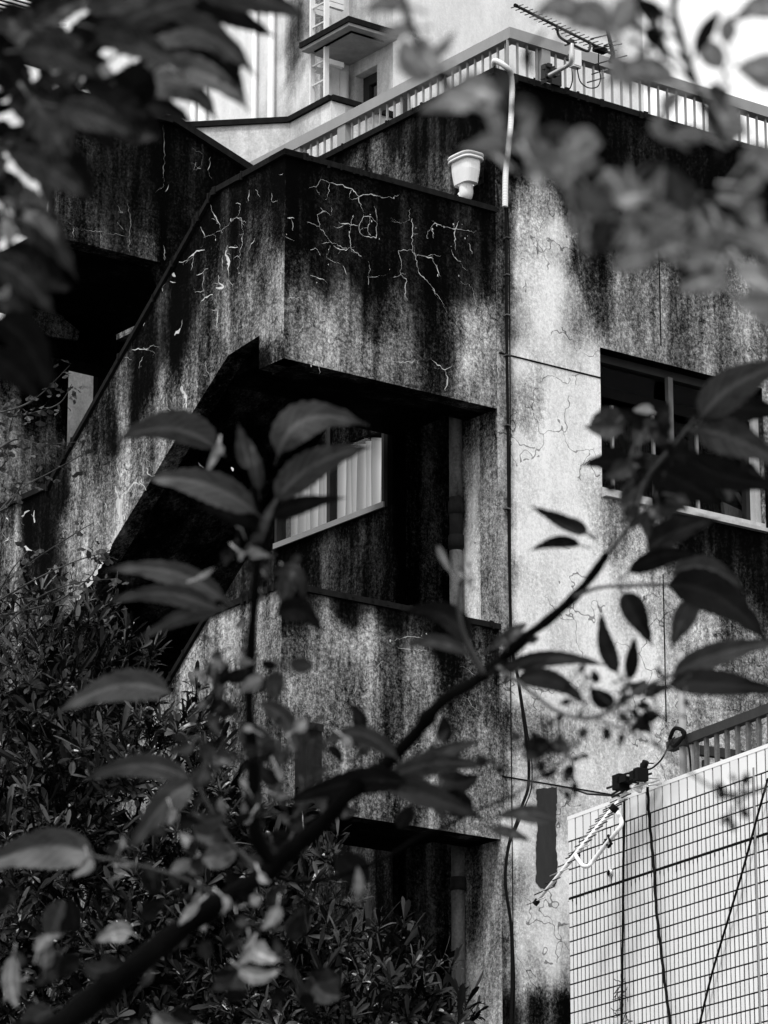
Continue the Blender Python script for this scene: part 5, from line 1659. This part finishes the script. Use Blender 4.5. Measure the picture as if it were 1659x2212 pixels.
# loose sprays of young leaves, buds and calyxes along the twigs
def spray(cx, cy, r, n, d, ln=(14, 34), mats=(M_, K, G_), ry=None):
    for _ in range(n):
        a = rl_.uniform(0, 6.28)
        q = r * math.sqrt(rl_.random())
        x, y = cx + q * math.cos(a), cy + (ry or r) / r * q * math.sin(a)
        a += rl_.uniform(-.8, .8)
        L = rl_.uniform(*ln)
        wd = L * rl_.uniform(.2, .38)
        ex, ey = x + L * math.cos(a), y + L * math.sin(a)
        leaf(x, y, (x + ex) / 2 + rl_.uniform(-.2, .2) * L, (y + ey) / 2 + rl_.uniform(-.2, .2) * L, ex, ey, wd, wd, d=d + rl_.uniform(-.1, .1), mat=rl_.choice(mats))
spray(490, 1400, 50, 9, 4.2, mats=(M_, G_, G_)); spray(540, 1250, 40, 8, 4.3, (10, 26)); spray(455, 1480, 40, 6, 4.2, mats=(M_, G_)); spray(600, 1600, 60, 8, 4.2, (20, 50))
spray(470, 1620, 60, 8, 4.2, (20, 60), (M_, K)); spray(380, 1770, 60, 7, 4.1, (20, 60), (M_, K)); spray(250, 1860, 40, 6, 4.1, (15, 35), (M_, G_)); spray(560, 1750, 60, 8, 4.2, (16, 40), (M_, K, G_))
spray(500, 1960, 90, 8, 4.5, (16, 44), (M_, K, G_)); spray(420, 2030, 60, 5, 4.5, (14, 34), (G_, M_)); spray(120, 2120, 120, 6, 4.5, (40, 110), (M_, M_, K)); spray(300, 2150, 90, 5, 4.5, (30, 80), (M_, K)); spray(620, 2080, 80, 7, 4.0, (30, 70), (M_, K))
spray(1010, 1240, 35, 5, 4.3, (8, 18), (G_, M_)); spray(1110, 1660, 60, 9, 4.0, (12, 34), (K, M_)); spray(1210, 1640, 70, 12, 3.9, (12, 32), (K, M_)); spray(1320, 1520, 70, 14, 3.9, (12, 32), (K, M_)); spray(1360, 1060, 60, 8, 4.2, (12, 34), (K, M_))
spray(1450, 1500, 50, 6, 3.9, (14, 32), (K, M_)); spray(1590, 1730, 45, 9, 3.2, (14, 34), (K, K, M_)); spray(1450, 80, 110, 9, 2.25, (16, 40), (K, M_)); spray(1300, 500, 80, 6, 2.2, (16, 36), (M_, K)); spray(120, 240, 120, 8, 3.1, (20, 60), (K, M_))
spray(760, 1660, 70, 5, 4.6, (16, 50), (K, M_)); spray(1110, 1420, 50, 6, 4.3, (12, 30), (K, M_)); spray(60, 430, 60, 5, 3.0, (20, 50), (K, M_)); spray(700, 1760, 60, 4, 4.5, (16, 44), (M_, K))
# fuller masses of young leaves
for (x, y, r, n) in ((1060, 240, 50, 6), (1140, 340, 55, 7), (1215, 360, 50, 7), (1300, 420, 60, 7), (1370, 430, 50, 7), (1450, 470, 60, 8), (1560, 460, 70, 9), (1600, 570, 60, 7), (1530, 150, 80, 6), (1330, 90, 60, 5), (950, 190, 45, 3), (1480, 540, 60, 6), (1640, 300, 50, 5)):
    spray(x, y, r, max(3, n - 2), 2.2, (55, 115), ('leaf_backlit', 'leaf_backlit', G_, M_))
for (x, y, r, n) in ((1400, 1080, 70, 10), (1450, 1000, 70, 8), (1370, 950, 60, 6), (1560, 990, 60, 6), (1240, 1640, 60, 6), (1350, 1540, 60, 6)):
    spray(x, y, r, n, 4.1, (30, 70), (K, K, M_))
for (x, y, r, n) in ((60, 2100, 110, 9), (200, 2050, 90, 8), (330, 1960, 80, 7), (470, 1860, 80, 8), (560, 1790, 70, 7), (650, 1690, 70, 7), (500, 1560, 60, 6), (90, 1950, 80, 5), (420, 2130, 90, 8), (600, 2130, 80, 7), (900, 1700, 70, 5), (700, 1830, 60, 5), (230, 2180, 80, 6)):
    spray(x, y, r, max(3, n - 3), 4.6, (40, 100), (K, M_, K, K, G_) if x < 480 else (K, K, M_))
for (x, y, r, n) in ((60, 120, 90, 6), (330, 100, 80, 6), (200, 240, 80, 6), (60, 330, 80, 6), (60, 520, 60, 5), (450, 60, 70, 4)):
    spray(x, y, r, n, 3.1, (60, 130), (K, M_, K))
for (x, y, r, n, z) in ((470, 1500, 60, 9, 4.1), (440, 1600, 50, 6, 4.2), (600, 1440, 40, 5, 4.4), (640, 1600, 70, 8, 4.5), (520, 1700, 70, 9, 4.45), (610, 1780, 60, 7, 4.5), (470, 1820, 70, 7, 4.45), (390, 1930, 70, 6, 4.5), (560, 2000, 60, 8, 4.1), (520, 1170, 30, 5, 4.3), (600, 1220, 30, 4, 4.3)):
    spray(x, y, r, n, z, (22, 62), ("leaf_backlit", M_, K, K, M_))
for (x, y, r, n) in ((930, 1670, 80, 6), (800, 1620, 50, 4), (1180, 1600, 60, 8), (1260, 1500, 50, 6), (1400, 1560, 50, 6)):
    spray(x, y, r, n, 4.5 if x < 1000 else 3.9, (24, 80) if x < 1000 else (12, 30), (K, M_))
for a in ((600,1955, 588,1985, 560,2010, 17,15, B_), (540,2030, 560,2060, 610,2075, 26,22, G_), (515,2090, 560,2110, 610,2090, 18,16, B_), (545,2040, 530,2070, 510,2085, 10,10, B_), (430,1950, 405,1975, 385,2000, 11,11, B_), (480,1935, 490,1955, 475,1975, 10,8, B_), (560,1885, 570,1900, 585,1905, 9,9, B_),
          (370,1745, 372,1765, 362,1785, 10,9, B_), (740,1590, 752,1605, 745,1615, 9,7, B_), (975,1240, 950,1190, 952,1185, 8,8, G_), (775,1940, 775,1900, 772,1870, 11,11, G_), (590,1300, 594,1292, 592,1284, 6,6, B_), (515,1190, 520,1200, 516,1214, 8,7, B_), (425,1250, 445,1240, 465,1225, 7,6, B_), (30,2060, 25,2130, 40,2180, 20,20, G_), (80,2060, 100,2030, 140,2020, 14,14, G_)):
    leaf(*a[:8], d=4.1, mat=a[8])
for m_, mb_ in stuffL.items():
    ch.part("leaf_mass", mb_.v, mb_.f, m_, True, mb_.a, kind='stuff')
print("leaves", nleaf[0])
